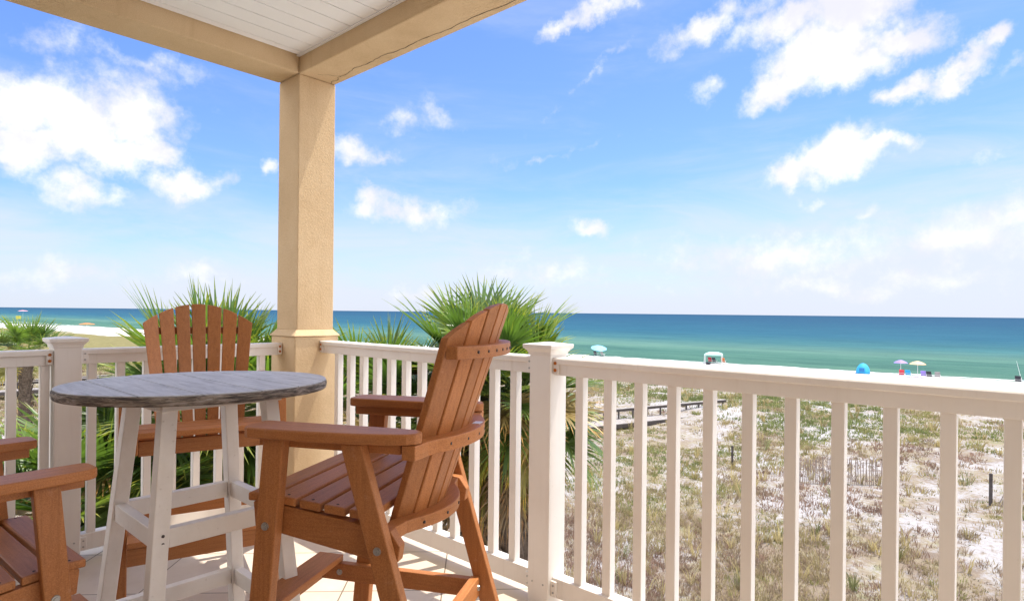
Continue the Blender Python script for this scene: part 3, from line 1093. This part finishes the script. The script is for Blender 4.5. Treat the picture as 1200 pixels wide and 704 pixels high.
def make_table():
    t = empty('bar_table', (TX, TY, 0))
    tag(t, 'tall table with worn grey plank top on white splayed legs', 'table')
    rx, ry, rot = 0.420, 0.376, rad(-16)
    th = 0.032

    def inside(x, y):
        u = x * math.cos(rot) + y * math.sin(rot)
        v = -x * math.sin(rot) + y * math.cos(rot)
        return (u / rx) ** 2 + (v / ry) ** 2

    def edge_y(x):
        # the two y values where the rim crosses this x
        c, s = math.cos(rot), math.sin(rot)
        A = s * s / rx ** 2 + c * c / ry ** 2
        B = 2 * x * c * s * (1 / rx ** 2 - 1 / ry ** 2)
        Cc = x * x * (c * c / rx ** 2 + s * s / ry ** 2) - 1
        D = max(0.0, B * B - 4 * A * Cc)
        return ((-B - math.sqrt(D)) / (2 * A), (-B + math.sqrt(D)) / (2 * A))
    xmax = math.sqrt((rx * math.cos(rot)) ** 2 + (ry * math.sin(rot)) ** 2)
    seams = [-xmax, -0.283, -0.138, 0.032, 0.172, xmax * 1.0]
    seams = [-xmax, -0.274, -0.128, 0.035, 0.172, 0.318, xmax]
    V, Fs = [], []
    n = 96
    layers = ((TZ - th, 0.005), (TZ - th + 0.004, 0.001), (TZ - th + 0.013, 0.0), (TZ - 0.014, 0.0), (TZ - 0.007, 0.001), (TZ - 0.004, 0.004))
    c_, s_ = math.cos(rot), math.sin(rot)
    for z, inset in layers:
        for i in range(n):
            t_ = 2 * PI * i / n
            u, v = (rx - inset) * math.cos(t_), (ry - inset) * math.sin(t_)
            x, y = u * c_ - v * s_, u * s_ + v * c_
            wob = 1 + 0.006 * noise.noise(Vector((x * 14, y * 14, z * 55))) + 0.004 * noise.noise(Vector((x * 50, y * 50, z * 120)))
            V.append((x * wob, y * wob, z))
    m = len(layers)
    for k in range(m - 1):
        for i in range(n):
            j = (i + 1) % n
            Fs.append((k * n + i, k * n + j, (k + 1) * n + j, (k + 1) * n + i))
    Fs += [tuple(range(n - 1, -1, -1)), tuple((m - 1) * n + i for i in range(n))]
    slab = mesh_obj('tabletop', V, Fs, 'flaked_edge', t)
    for x0, x1 in zip(seams, seams[1:]):
        g = 0.0028
        a = x0 + (g if x0 > -xmax else 0.006)
        b = x1 - (g if x1 < xmax else 0.006)
        q = 24
        if x0 <= -xmax:
            xs = [b - (b - a) * math.sin(PI / 2 * i / q) for i in range(q, -1, -1)]
        elif x1 >= xmax:
            xs = [a + (b - a) * math.sin(PI / 2 * i / q) for i in range(q + 1)]
        else:
            xs = [a + (b - a) * i / q for i in range(q + 1)]
        f = 0.990
        lo = [(x, edge_y(x / f)[0] * f) for x in xs]
        hi = [(x, edge_y(x / f)[1] * f) for x in xs]
        ring = lo + [p for p in reversed(hi) if abs(p[1] - edge_y(p[0] / f)[0] * f) > 1e-4]
        ring = [(x, y + 0.0022 * noise.noise(Vector((x * 30, y * 30, 2)))) for x, y in ring]
        mesh_obj('plank', *prism(ring, TZ - 0.0038, TZ), 'weathered_grey', slab, bevel=0.001, segs=1)
    # battens closing the seams from below, and the apron frame
    WL = 'white_lumber'
    zt = TZ - th - 0.0005
    ap = 0.19
    for x0, x1, y0, y1 in ((-ap, ap, -ap - 0.013, -ap + 0.013), (-ap, ap, ap - 0.013, ap + 0.013)):
        mesh_obj('apron', *box(x0, x1, y0, y1, zt - 0.03, zt), WL, t, bevel=0.002)
    for x0, x1 in ((-ap - 0.013, -ap + 0.013), (ap - 0.013, ap + 0.013)):
        mesh_obj('apron', *box(x0, x1, -ap + 0.0135, ap - 0.0135, zt - 0.03, zt), WL, t, bevel=0.002)

    def half(z):
        return 0.195 + (0.575 - z) * HALF_SLOPE
    for sx in (-1, 1):
        for sy in (-1, 1):
            V = []
            for z in (0.0, zt - 0.0305 + 0.028):
                hx = half(z)
                w = 0.0235
                for dx, dy in ((-w, -w), (w, -w), (w, w), (-w, w)):
                    V.append((sx * hx + dx, sy * hx + dy, z))
            lg = mesh_obj('leg', V, BOXF, WL, t, bevel=0.003)
            z = 0.575
            hx = half(z)
            s = [tube((sx * hx + (0.006 if i else 0.005), sy * (hx + 0.0245), z + dz), (sx * hx + 0.005, sy * (hx + 0.022), z + dz), 0.0048) for i, dz in enumerate((-0.012, 0.012))]
            screws(s, 'dark_timber', lg)
    for z0, z1 in ((0.545, 0.603), (0.19, 0.248)):
        hx = half((z0 + z1) / 2)
        i = hx - 0.024
        for s in (-1, 1):
            a, b = sorted((s * (hx - 0.0165), s * (hx + 0.0165)))
            mesh_obj('stretcher', *box(-i, i, a, b, z0, z1), WL, t, bevel=0.0025)
            mesh_obj('stretcher', *box(a, b, -i, i, z0, z1), WL, t, bevel=0.0025)


HALF_SLOPE = 0.085
make_table()

# ------------------------------------------------------------------ palms


def colour_mesh(name, V, Fs, cols, mat, parent):
    """mesh with one colour per face in the 'Col' attribute"""
    me = bpy.data.meshes.new(name)
    V = np.asarray(V, dtype=np.float32)
    nf = len(Fs)
    sizes = np.fromiter((len(f) for f in Fs), dtype=np.int32, count=nf)
    loops = np.fromiter((i for f in Fs for i in f), dtype=np.int32, count=int(sizes.sum()))
    me.vertices.add(len(V))
    me.vertices.foreach_set('co', V.ravel())
    me.loops.add(len(loops))
    me.loops.foreach_set('vertex_index', loops)
    me.polygons.add(nf)
    starts = np.concatenate(([0], np.cumsum(sizes)[:-1])).astype(np.int32)
    me.polygons.foreach_set('loop_start', starts)
    me.polygons.foreach_set('loop_total', sizes)
    me.update(calc_edges=True)
    me.validate()
    at = me.attributes.new('Col', 'FLOAT_COLOR', 'FACE')
    c = np.ones((nf, 4), dtype=np.float32)
    c[:, :3] = np.asarray(cols, dtype=np.float32)
    at.data.foreach_set('color', c.ravel())
    me.materials.append(MATS[mat])
    o = bpy.data.objects.new(name, me)
    COL.objects.link(o)
    if parent is not None:
        o.parent = parent
    return o


def frond(V, Fs, Cs, rng, az, el, petiole, blade, nleaf, droop, col, fold=0.35, wid=0.03):
    """one fan leaf: curved stalk, then narrow leaflets fanned about its tip"""
    d = Vector((math.cos(az) * math.cos(el), math.sin(az) * math.cos(el), math.sin(el)))
    side = Vector((-math.sin(az), math.cos(az), 0))
    p = Vector((0, 0, 0))
    path = [p.copy()]
    dd = d.copy()
    for k in range(5):
        p = p + dd * (petiole / 5)
        dd = (dd + Vector((0, 0, -0.055 * droop))).normalized()
        path.append(p.copy())
    v, f = sweep(path, [0.016, 0.014, 0.012, 0.011, 0.010, 0.009], 5)
    k0 = len(V)
    V += [tuple(q) for q in v]
    Fs += [tuple(i + k0 for i in q) for q in f]
    Cs += [tuple(c * 0.9 for c in col)] * len(f)
    up_ = side.cross(dd) * -1
    if up_.z < 0:
        up_ = -up_
    roll = rng.uniform(-0.35, 0.35)
    s2 = side * math.cos(roll) + up_ * math.sin(roll)
    u2_ = up_ * math.cos(roll) - side * math.sin(roll)
    spread_ = rng.uniform(1.75, 2.15)
    for i in range(nleaf):
        t = (i + 0.5) / nleaf * 2 - 1
        ang = t * spread_ + rng.uniform(-0.03, 0.03)
        L = blade * (1.0 - 0.38 * abs(t) ** 1.6) * rng.uniform(0.9, 1.07)
        # the leaf folds along its midrib, so outer leaflets lift above the plane
        ld = (dd * math.cos(ang) + s2 * math.sin(ang) + u2_ * (fold * abs(math.sin(ang)) + rng.uniform(-0.06, 0.06))).normalized()
        q = path[-1] + dd * (0.10 * (1 - abs(t)))
        wv = ld.cross(u2_)
        if wv.length < 1e-3:
            wv = s2.copy()
        wv.normalize()
        wv = (wv + u2_ * rng.uniform(-0.7, 0.7)).normalized()
        segs = 5
        w0 = wid * rng.uniform(0.85, 1.15)
        prof = (0.75, 1.0, 0.9, 0.62, 0.32, 0.03)
        k0 = len(V)
        dr = droop * rng.uniform(0.6, 1.4)
        shade = rng.uniform(0.8, 1.2)
        cc = tuple(min(1, c * shade) for c in col)
        tipc = (min(1, cc[0] * 1.7 + 0.05), min(1, cc[1] * 1.3 + 0.03), cc[2] * 1.1)
        for sgi in range(segs + 1):
            w = w0 * prof[sgi] * 0.5
            V.append(tuple(q - wv * w))
            V.append(tuple(q + wv * w))
            q = q + ld * (L / segs)
            ld = (ld + Vector((0, 0, -0.05 * dr * (sgi + 0.4)))).normalized()
            if sgi:
                a = k0 + 2 * (sgi - 1)
                Fs.append((a, a + 1, a + 3, a + 2))
                Cs.append(tipc if sgi == segs else cc)


def make_palm(loc, trunk_h, label, seed, nfr=34, size=1.0, nleaf=38, dead=14, group='sabal palms beside the house', trunk_r=0.17, el_lo=-0.5, keep=None):
    rng = random.Random(seed)
    p = empty('palm_tree', (loc[0], loc[1], loc[2] - trunk_h))
    tag(p, label, 'palm tree', group)
    # trunk with the criss-cross of old leaf bases
    path, rads = [], []
    for i in range(9):
        f = i / 8
        path.append((0.10 * math.sin(f * 2.1 + seed) * f * (1 - f), 0.08 * math.cos(f * 1.7 + seed) * f * (1 - f), trunk_h * f))
        rads.append(trunk_r * (1.12 - 0.18 * f + (0.15 if f > 0.8 else 0)))
    V, Fs = sweep(path, rads, 12)
    nb = int(trunk_h * 22)
    for i in range(nb):
        z = trunk_h * (0.30 + 0.68 * i / nb)
        a = i * 2.4 + rng.uniform(-0.2, 0.2)
        r = trunk_r * 0.98
        c, s = math.cos(a), math.sin(a)
        w = 0.055
        b = [(r * c - w * s, r * s + w * c, z), (r * c + w * s, r * s - w * c, z), ((r + 0.10) * c + 0.02 * s, (r + 0.10) * s - 0.02 * c, z + 0.17),
             ((r + 0.10) * c - 0.02 * s, (r + 0.10) * s + 0.02 * c, z + 0.17), (r * c - w * s, r * s + w * c, z - 0.07), (r * c + w * s, r * s - w * c, z - 0.07)]
        k = len(V)
        V += b
        Fs += [(k, k + 1, k + 2, k + 3), (k + 4, k + 5, k + 2, k + 3), (k, k + 4, k + 3), (k + 1, k + 5, k + 2)]
    me_o = mesh_obj('trunk', V, Fs, 'palm_bark', p)
    # crown of green fans
    V, Fs, Cs = [], [], []
    for i in range(nfr):
        f = (i + 0.5) / nfr
        el = (1.38 - (1.38 - el_lo) * f ** 0.85) + rng.uniform(-0.10, 0.10)
        az = i * 2.399963 + rng.uniform(-0.25, 0.25)
        if keep is not None and not keep(az, el):
            az = az + PI
        g = rng.random()
        col = (0.095 + 0.09 * g, 0.165 + 0.085 * g, 0.038 + 0.027 * g)
        if f < 0.3:
            col = (0.105 + 0.06 * g, 0.20 + 0.065 * g, 0.05)
        if f > 0.35 and rng.random() < 0.10:
            col = (0.30 + 0.08 * g, 0.22 + 0.06 * g, 0.11)
        if f > 0.8:
            col = (0.22 + 0.10 * g, 0.21 + 0.06 * g, 0.06)
        frond(V, Fs, Cs, rng, az, el, size * rng.uniform(0.5, 0.95) * (0.75 + 0.4 * f), size * rng.uniform(0.50, 0.72), nleaf, 0.30 + 1.45 * f, col, wid=0.043 * size)
    V = [(x, y, z + trunk_h) for x, y, z in V]
    colour_mesh('crown', V, Fs, Cs, 'palm_leaf', p)
    # skirt of dry fans hanging against the trunk
    V, Fs, Cs = [], [], []
    for i in range(dead):
        az = i * 2.399963 + 1.0
        el = rng.uniform(-1.15, -0.55)
        g = rng.random()
        col = (0.26 + 0.14 * g, 0.19 + 0.09 * g, 0.11 + 0.05 * g)
        k0 = len(V)
        frond(V, Fs, Cs, rng, az, el, size * 0.5, size * 0.7, max(14, nleaf // 2), 2.6, col, fold=0.2, wid=0.03 * size)
        dz = rng.uniform(-0.9, -0.1) * size
        V[k0:] = [(x, y, z + dz) for x, y, z in V[k0:]]
    if V:
        V = [(x, y, z + trunk_h) for x, y, z in V]
        colour_mesh('dry_fronds', V, Fs, Cs, 'dead_leaf', p)
    return p


def palm_on_ground(x, y, zc, *a, **k):
    return make_palm((x, y, zc), zc - ground_z(x, y) + 0.05, *a, **k)


palm_on_ground(2.60, 0.95, 0.48, 'bushy green palm rising behind the brown chair and the sea-side railing', 11, nfr=58, size=0.95, nleaf=42, dead=24, el_lo=-1.0)
palm_on_ground(2.50, 0.36, 0.44, 'green palm skirted with dry fronds behind the capped post of the sea-side railing', 17, nfr=46, size=0.72, nleaf=40, dead=34, el_lo=-1.0)
palm_on_ground(1.62, 1.42, 0.22, 'lower green palm filling the gaps of the railing next to the stucco column', 5, nfr=46, size=0.80, nleaf=36, dead=14, el_lo=-0.9)
palm_on_ground(0.36, 2.06, 0.27, 'tall green palm behind the slatted back of the chair facing us', 29, nfr=86, size=0.97, nleaf=42, dead=16, el_lo=-0.95)
palm_on_ground(-0.62, 1.90, -0.35, 'low green palm between the white post and the table legs', 31, nfr=44, size=0.9, nleaf=36, dead=10, el_lo=-0.9)
palm_on_ground(3.35, 27.9, -0.75, 'small far palm with bare knobbly trunk, seen past the white post', 41, nfr=34, size=1.5, nleaf=26, dead=3, group='small palms farther off', trunk_r=0.2, el_lo=-0.35)
palm_on_ground(2.2, 31.0, -1.0, 'small far palm at the picture edge, half hidden by the first baluster', 47, nfr=30, size=1.45, nleaf=26, dead=3, group='small palms farther off', trunk_r=0.2, el_lo=-0.35)

# ------------------------------------------------------------------ dune vegetation


def veg_mask(x, y):
    v = noise.noise(Vector((x * 0.16, y * 0.16, 7.7))) * 0.62 + noise.noise(Vector((x * 0.5, y * 0.5, 1.7))) * 0.42 + noise.noise(Vector((x * 1.5, y * 1.5, 9.1))) * 0.2
    return v


def build_grass():
    rng = random.Random(99)
    V, Fs, Cs = [], [], []
    target = 30000
    made = 0
    cx, cy = -1.925, -3.53
    tries = 0
    while made < target and tries < 260000:
        tries += 1
        az = rad(rng.uniform(-6, 92))
        r = math.exp(rng.uniform(math.log(8.5), math.log(110)))
        x, y = cx + r * math.cos(az), cy + r * math.sin(az)
        if x < 2.5 or beach_edge(x, y) > -2 + 3 * noise.noise(Vector((x / 5, y / 5, 3))):
            continue
        if x < 5 and y > 3 and r < 20 and rng.random() < 0.5:
            continue
        m = veg_mask(x, y)
        thr = -0.06 if x < 38 else -0.18
        if r > 45 and y > 40:
            thr = -0.5
        if m < thr + rng.uniform(-0.30, 0.30):
            if rng.random() > 0.11:
                continue
            small = True
        else:
            small = False
        made += 1
        z = ground_z(x, y) - 0.02
        k = noise.noise(Vector((x * 0.11 + 20, y * 0.11, 2.2))) + 0.5 * noise.noise(Vector((x * 0.45, y * 0.45, 5.2))) + rng.uniform(-0.28, 0.28)
        if x > 40:
            k += 0.35
        if y > 45:
            k += 0.25
        g = rng.uniform(0.75, 1.25)
        if small:
            col = (0.19 * g, 0.19 * g, 0.095 * g)
        elif k < -0.30:
            col = (0.30 * g, 0.205 * g, 0.155 * g)
        elif k < -0.05:
            col = (0.34 * g, 0.265 * g, 0.185 * g)
        elif k < 0.22:
            col = (0.38 * g, 0.315 * g, 0.175 * g)
        elif k < 0.50:
            col = (0.29 * g, 0.285 * g, 0.115 * g)
        else:
            col = (0.19 * g, 0.225 * g, 0.085 * g)
        oats = (not small) and rng.random() < 0.035 and r < 60
        big = 1.0 + max(0, (r - 22) / 40.0)
        rad_c = rng.uniform(0.10, 0.30) * big * (0.5 if small else 1)
        h = rng.uniform(0.07, 0.26) * (0.45 if small else 1) * (1.0 + max(0, (r - 30) / 160.0))
        n = rng.randint(12, 20) if not small else 6
        if oats:
            h = rng.uniform(0.45, 0.8)
            rad_c *= 0.55
            n = 16
            col = (0.42 * g, 0.35 * g, 0.17 * g) if rng.random() < 0.85 else (0.22 * g, 0.235 * g, 0.10 * g)
        w = 0.008 * max(1.0, r / 15.0)
        for i in range(n):
            a = rng.uniform(0, 2 * PI)
            q = rad_c * math.sqrt(rng.random())
            bx, by = x + q * math.cos(a), y + q * math.sin(a)
            hh = h * rng.uniform(0.5, 1.1)
            ln = rng.uniform(0.15, 0.8) * hh
            la = a + rng.uniform(-0.8, 0.8)
            fa = rng.uniform(0, PI)
            wx, wy = w * math.cos(fa), w * math.sin(fa)
            k0 = len(V)
            V += [(bx - wx, by - wy, z), (bx + wx, by + wy, z),
                  (bx + ln * 0.4 * math.cos(la) + wx * 0.8, by + ln * 0.4 * math.sin(la) + wy * 0.8, z + hh * 0.65),
                  (bx + ln * 0.4 * math.cos(la) - wx * 0.8, by + ln * 0.4 * math.sin(la) - wy * 0.8, z + hh * 0.65),
                  (bx + ln * math.cos(la), by + ln * math.sin(la), z + hh)]
            v = rng.uniform(0.8, 1.22)
            cc = (col[0] * v, col[1] * v, col[2] * v)
            Fs += [(k0, k0 + 1, k0 + 2, k0 + 3), (k0 + 3, k0 + 2, k0 + 4)]
            Cs += [cc, cc]
    o = colour_mesh('dune_grass', V, Fs, Cs, 'dune_blades', None)
    tag(o, 'dry brown and green grass scattered in clumps over the white dune sand', 'grass', kind='stuff')


build_grass()

# ------------------------------------------------------------------ fences and boardwalk


def plank_post(name, x, y, h, r, parent=None, lean=(0, 0)):
    z = ground_z(x, y)
    return tube((x, y, z - 0.25), (x + lean[0], y + lean[1], z + h), r, r * 0.95, 8)


def sand_fence(p0, p1, h, seed, label, post_spots, lean):
    rng = random.Random(seed)
    f = empty('sand_fence', (p0[0], p0[1], ground_z(*p0)))
    tag(f, label, 'fence', 'slatted sand fences in the dunes')
    ox, oy, oz = f.location
    n = int(math.hypot(p1[0] - p0[0], p1[1] - p0[1]) / 0.098)
    V, Fs = [], []
    for i in range(n + 1):
        t = i / n
        x, y = p0[0] + (p1[0] - p0[0]) * t, p0[1] + (p1[1] - p0[1]) * t
        z = ground_z(x, y)
        hh = h * rng.uniform(0.9, 1.06)
        lx, ly = lean[0] + rng.uniform(-0.05, 0.05), lean[1] + rng.uniform(-0.07, 0.07)
        b = box(-0.006, 0.006, -0.017, 0.017, -0.1, hh)
        v = [(px + x - ox + lx * max(0, pz) / hh, py + y - oy + ly * max(0, pz) / hh, pz + z - oz) for px, py, pz in b[0]]
        V, Fs = join((V, Fs), (v, b[1]))
    for zz in (0.25, 0.55, 0.85):
        pts = []
        for i in range(13):
            t = i / 12
            x, y = p0[0] + (p1[0] - p0[0]) * t, p0[1] + (p1[1] - p0[1]) * t
            pts.append((x - ox + lean[0] * zz / h + 0.012, y - oy + lean[1] * zz / h, ground_z(x, y) - oz + zz * h))
        V, Fs = join((V, Fs), sweep(pts, [0.006] * 13, 4))
    mesh_obj('slat_panel', V, Fs, 'slat_timber', f)
    for x, y, hh in post_spots:
        v, q = plank_post('post', x, y, hh, 0.065)
        mesh_obj('post', [(a[0] - ox, a[1] - oy, a[2] - oz) for a in v], q, 'dark_timber', f)
    return f


sand_fence((27.5, 5.25), (30.35, 2.2), 1.15, 3, 'weathered slat fence standing straight between the dune clumps, ending at a dark post',
           [(30.45, 2.02, 1.2), (27.55, 5.35, 1.15)], (0.02, 0.0))
sand_fence((29.8, -1.62), (29.6, -5.2), 1.1, 8, 'leaning slat fence beyond the last balusters, starting at a thick dark post',
           [(29.75, -1.42, 1.3)], (0.03, -0.35))
o = mesh_obj('fence_post', *plank_post('fence_post', 27.95, 8.57, 1.1, 0.06), 'dark_timber')
tag(o, 'lone dark timber post standing in dry grass, without slats', 'post')


def boardwalk(x0, y0, rz, L, zdeck, label, rail_h=0.68, width=1.6, sides=(1,), step=1.3):
    b = empty('boardwalk', (x0, y0, zdeck), rz)
    tag(b, label, 'boardwalk')
    n = int(L / 0.15)
    V, Fs = [], []
    for i in range(n):
        V, Fs = join((V, Fs), box(i * 0.15 + 0.004, i * 0.15 + 0.146, -width / 2, width / 2, -0.04, 0.0))
    mesh_obj('deck', V, Fs, 'grey_boards', b)
    for s in (-1, 1):
        mesh_obj('joist', *box(0, L, s * width / 2 - 0.03, s * width / 2 + 0.03, -0.30, -0.042), 'dark_timber', b)
    for s in sides:
        y = s * (width / 2 - 0.06)
        mesh_obj('handrail', *box(0, L, y - 0.13, y + 0.13, rail_h, rail_h + 0.05), 'grey_boards', b)
        mesh_obj('rail_board', *box(0, L, y - 0.075, y - 0.045, rail_h - 0.17, rail_h - 0.002), 'dark_timber', b)
        k = 0.1
        while k < L:
            h0 = ground_z(x0 + k * math.cos(rz) - y * math.sin(rz), y0 + k * math.sin(rz) + y * math.cos(rz)) - zdeck - 0.3
            mesh_obj('post', *box(k - 0.05, k + 0.05, y - 0.043, y + 0.045, h0, rail_h - 0.002), 'dark_timber', b)
            k += step
    return b


boardwalk(23.6, 22.6, rad(-18.5), 22.5, -6.12, 'grey wooden boardwalk with one broad handrail crossing the dunes beside the palm')
boardwalk(-6.0, 61.0, 0.0, 46.0, -5.6, 'pale wooden walkway glimpsed between the far palm trunk and the white post', sides=(-1, 1), step=2.4)

# ------------------------------------------------------------------ things on the beach


def gz(x, y):
    return ground_z(x, y)


def umbrella(x, y, mat, label, r=1.0, h=2.1, tilt=0.0, az=0.0, group='beach umbrellas'):
    u = empty('beach_umbrella', (x, y, gz(x, y)))
    tag(u, label, 'umbrella', group)
    mesh_obj('pole', *tube((0, 0, -0.3), (0, 0, h), 0.025), 'pole_white', u)
    V, Fs = [], []
    prof = [(0.02, 0.06), (r * 0.35, -0.02), (r * 0.7, -0.16), (r, -0.36)]
    n = 16
    for lay in range(2):
        for k, (rr, z) in enumerate(prof):
            for i in range(n):
                t = 2 * PI * i / n
                sc = 1.0 if i % 2 == 0 else 0.96
                V.append((rr * sc * math.cos(t), rr * sc * math.sin(t), z - 0.012 * lay))
    m = len(prof)
    for lay in range(2):
        for k in range(m - 1):
            for i in range(n):
                j = (i + 1) % n
                a = lay * m * n + k * n
                Fs.append((a + i, a + j, a + n + j, a + n + i))
    for i in range(n):
        j = (i + 1) % n
        a = (m - 1) * n
        Fs.append((a + i, a + j, m * n + a + j, m * n + a + i))
    R = Matrix.Rotation(az, 3, 'Z') @ Matrix.Rotation(tilt, 3, 'Y')
    V = [tuple(R @ Vector(v) + Vector((0, 0, h))) for v in V]
    mesh_obj('canopy', V, Fs, mat, u)
    return u


def beach_chair(x, y, rz, mat, label, group='folding chairs on the beach', parts=True):
    c = empty('beach_chair', (x, y, gz(x, y)), rz)
    tag(c, label, 'chair', group)
    mesh_obj('seat', *box(-0.28, 0.28, -0.25, 0.28, 0.28, 0.32), mat, c)
    V = [(-0.28, -0.25, 0.32), (0.28, -0.25, 0.32), (0.28, -0.21, 0.33), (-0.28, -0.21, 0.33), (-0.28, -0.55, 0.95), (0.28, -0.55, 0.95), (0.28, -0.51, 0.96), (-0.28, -0.51, 0.96)]
    mesh_obj('backrest', V, BOXF, mat, c)
    fr = []
    for s in (-1, 1):
        fr += [tube((s * 0.29, 0.26, 0.0), (s * 0.29, -0.3, 0.5), 0.015), tube((s * 0.29, -0.3, 0.0), (s * 0.29, 0.2, 0.5), 0.015), tube((s * 0.29, -0.36, 0.5), (s * 0.29, 0.25, 0.5), 0.02)]
    fr.append(tube((-0.29, -0.36, 0.5), (0.29, -0.36, 0.5), 0.02))
    mesh_obj('frame', *join(*fr), 'pole_white', c)
    return c


def canopy_tent(x, y, rz, label):
    t = empty('canopy_tent', (x, y, gz(x, y)), rz)
    tag(t, label, 'canopy tent')
    a, h = 1.35, 1.5
    for sx in (-1, 1):
        for sy in (-1, 1):
            mesh_obj('leg', *tube((sx * a, sy * a, -0.1), (sx * a * 0.97, sy * a * 0.97, h), 0.05), 'pole_white', t)
    V = [(-a, -a, h - 0.22), (a, -a, h - 0.22), (a, a, h - 0.22), (-a, a, h - 0.22),
         (-a, -a, h), (a, -a, h), (a, a, h), (-a, a, h), (-0.7, -0.7, h + 0.28), (0.7, -0.7, h + 0.28), (0.7, 0.7, h + 0.28), (-0.7, 0.7, h + 0.28)]
    Fs = [(0, 1, 5, 4), (1, 2, 6, 5), (2, 3, 7, 6), (3, 0, 4, 7), (4, 5, 9, 8), (5, 6, 10, 9), (6, 7, 11, 10), (7, 4, 8, 11), (8, 9, 10, 11)]
    mesh_obj('tent_roof', V, Fs, 'cloth_teal_white', t)
    return t


def pop_tent(x, y, rz, label):
    t = empty('beach_tent', (x, y, gz(x, y)), rz)
    tag(t, label, 'beach tent')
    V, Fs = [], []
    na, nb = 12, 10
    for j in range(nb + 1):
        f = j / nb
        for i in range(na + 1):
            th = PI * i / na
            s = math.sin(f * PI * 0.5) ** 0.6 if f < 1 else 1
            y_ = 0.85 - 1.7 * f
            V.append((1.15 * math.cos(th) * (0.55 + 0.45 * s), y_, 1.62 * math.sin(th) * (0.10 + 0.90 * s)))
    for j in range(nb):
        for i in range(na):
            a = j * (na + 1) + i
            Fs.append((a, a + 1, a + na + 2, a + na + 1))
    shell = mesh_obj('tent_shell', V, Fs, 'cloth_blue', t, smooth_sh=True)
    md = shell.modifiers.new('solid', 'SOLIDIFY')
    md.thickness = 0.02
    mesh_obj('tent_floor', *box(-1.2, 1.2, -1.35, 0.8, 0.0, 0.03), 'cloth_deep_blue', t)
    mesh_obj('tent_panel', *box(-0.42, 0.42, 0.86, 0.875, 0.35, 0.95), 'cloth_deep_blue', t)
    return t


canopy_tent(93.6, 38.4, rad(20), 'white and pale teal canopy tent on four legs by the water')
beach_chair(93.5, 38.9, rad(-80), 'cloth_red', 'red beach chair under the pale canopy tent')
beach_chair(93.0, 37.9, rad(-95), 'cloth_dark', 'dark beach chair in the middle under the pale canopy tent')
beach_chair(94.0, 36.9, rad(-85), 'cloth_orange', 'orange beach chair on the open side of the pale canopy tent')
pop_tent(91.8, 16.6, rad(95), 'bright blue dome beach tent on the white sand').scale = (0.74, 0.74, 0.86)
umbrella(94.5, 12.6, 'cloth_purple', 'purple beach umbrella beside the peach one', r=0.85, h=1.95, group='open beach umbrellas on the sand')
umbrella(92.6, 10.4, 'cloth_peach', 'peach beach umbrella shading two chairs', r=0.95, h=2.0, group='open beach umbrellas on the sand')
beach_chair(90.9, 11.9, rad(-80), 'cloth_red', 'red beach chair under the peach umbrella')
beach_chair(90.8, 11.1, rad(-95), 'cloth_blue', 'blue beach chair next to the red one under the peach umbrella')
beach_chair(91.0, 9.5, rad(-90), 'cloth_purple', 'purple beach chair between the blue chair and the dark pair')
beach_chair(90.7, 8.8, rad(-100), 'cloth_dark', 'dark beach chair next to the purple one, by the peach umbrella')
beach_chair(90.6, 8.0, rad(-85), 'cloth_grey', 'grey beach chair at the outer end of the row by the peach umbrella')
beach_chair(92.0, 0.25, rad(-95), 'cloth_dark', 'dark beach chair leaning beside the thin fishing rod')
beach_chair(91.6, -0.95, rad(-80), 'cloth_grey', 'grey beach chair alone, last one along the sand')
rod = empty('fishing_rod', (93.0, 0.0, gz(93.0, 0.0)))
tag(rod, 'thin pale fishing rod stuck upright in the sand by the dark chair', 'fishing rod')
mesh_obj('rod_holder', *tube((0, 0, -0.2), (0, 0.05, 0.7), 0.035), 'pole_white', rod)
mesh_obj('rod_blank', *tube((0, 0.05, 0.55), (0.3, 0.5, 2.6), 0.022, 0.012), 'pole_white', rod)
umbrella(93.5, 60.5, 'cloth_pale_blue', 'pale blue beach umbrella tilted over beside the palm', r=1.5, h=1.8, tilt=rad(-18), az=rad(50), group='open beach umbrellas on the sand')
beach_chair(92.5, 60.5, rad(-80), 'cloth_dark', 'dark beach chair under the tilted pale blue umbrella')
beach_chair(92.6, 59.0, rad(-95), 'cloth_grey', 'grey beach chair just outside the tilted pale blue umbrella')
tag(mesh_obj('cooler', *join(box(89.2, 89.8, 37.2, 37.7, -6.62, -6.2), box(89.17, 89.83, 37.17, 37.73, -6.2, -6.14)), 'cloth_dark', bevel=0.02),
    'small dark cooler box alone on the sand in front of the canopy tent', 'cooler')
umbrella(55.8, 243.0, 'cloth_orange', 'bright orange umbrella far down the beach, above the white post', r=2.4, h=2.5, group='far beach umbrellas')
umbrella(66.0, 410.0, 'cloth_pink', 'pink umbrella at the water far down the beach', r=2.3, h=6.4, group='far beach umbrellas')
tag(mesh_obj('flag', *join(tube((64.0, 411, -6.8), (64.0, 411, -3.2), 0.08), box(63.2, 65.4, 410.97, 411.03, -5.0, -3.3)), 'cloth_yellow'),
    'yellow flag on a short pole under the pink umbrella', 'flag')
for i, (px, py) in enumerate(((47.0, 284.0), (49.5, 268.0), (51.6, 256.0), (58.5, 229.0), (60.0, 222.0), (61.0, 215.0))):
    beach_chair(px, py, rad(-90), 'cloth_grey', 'grey beach chair in the row beside the far orange umbrella', group='grey chairs by the orange umbrella')
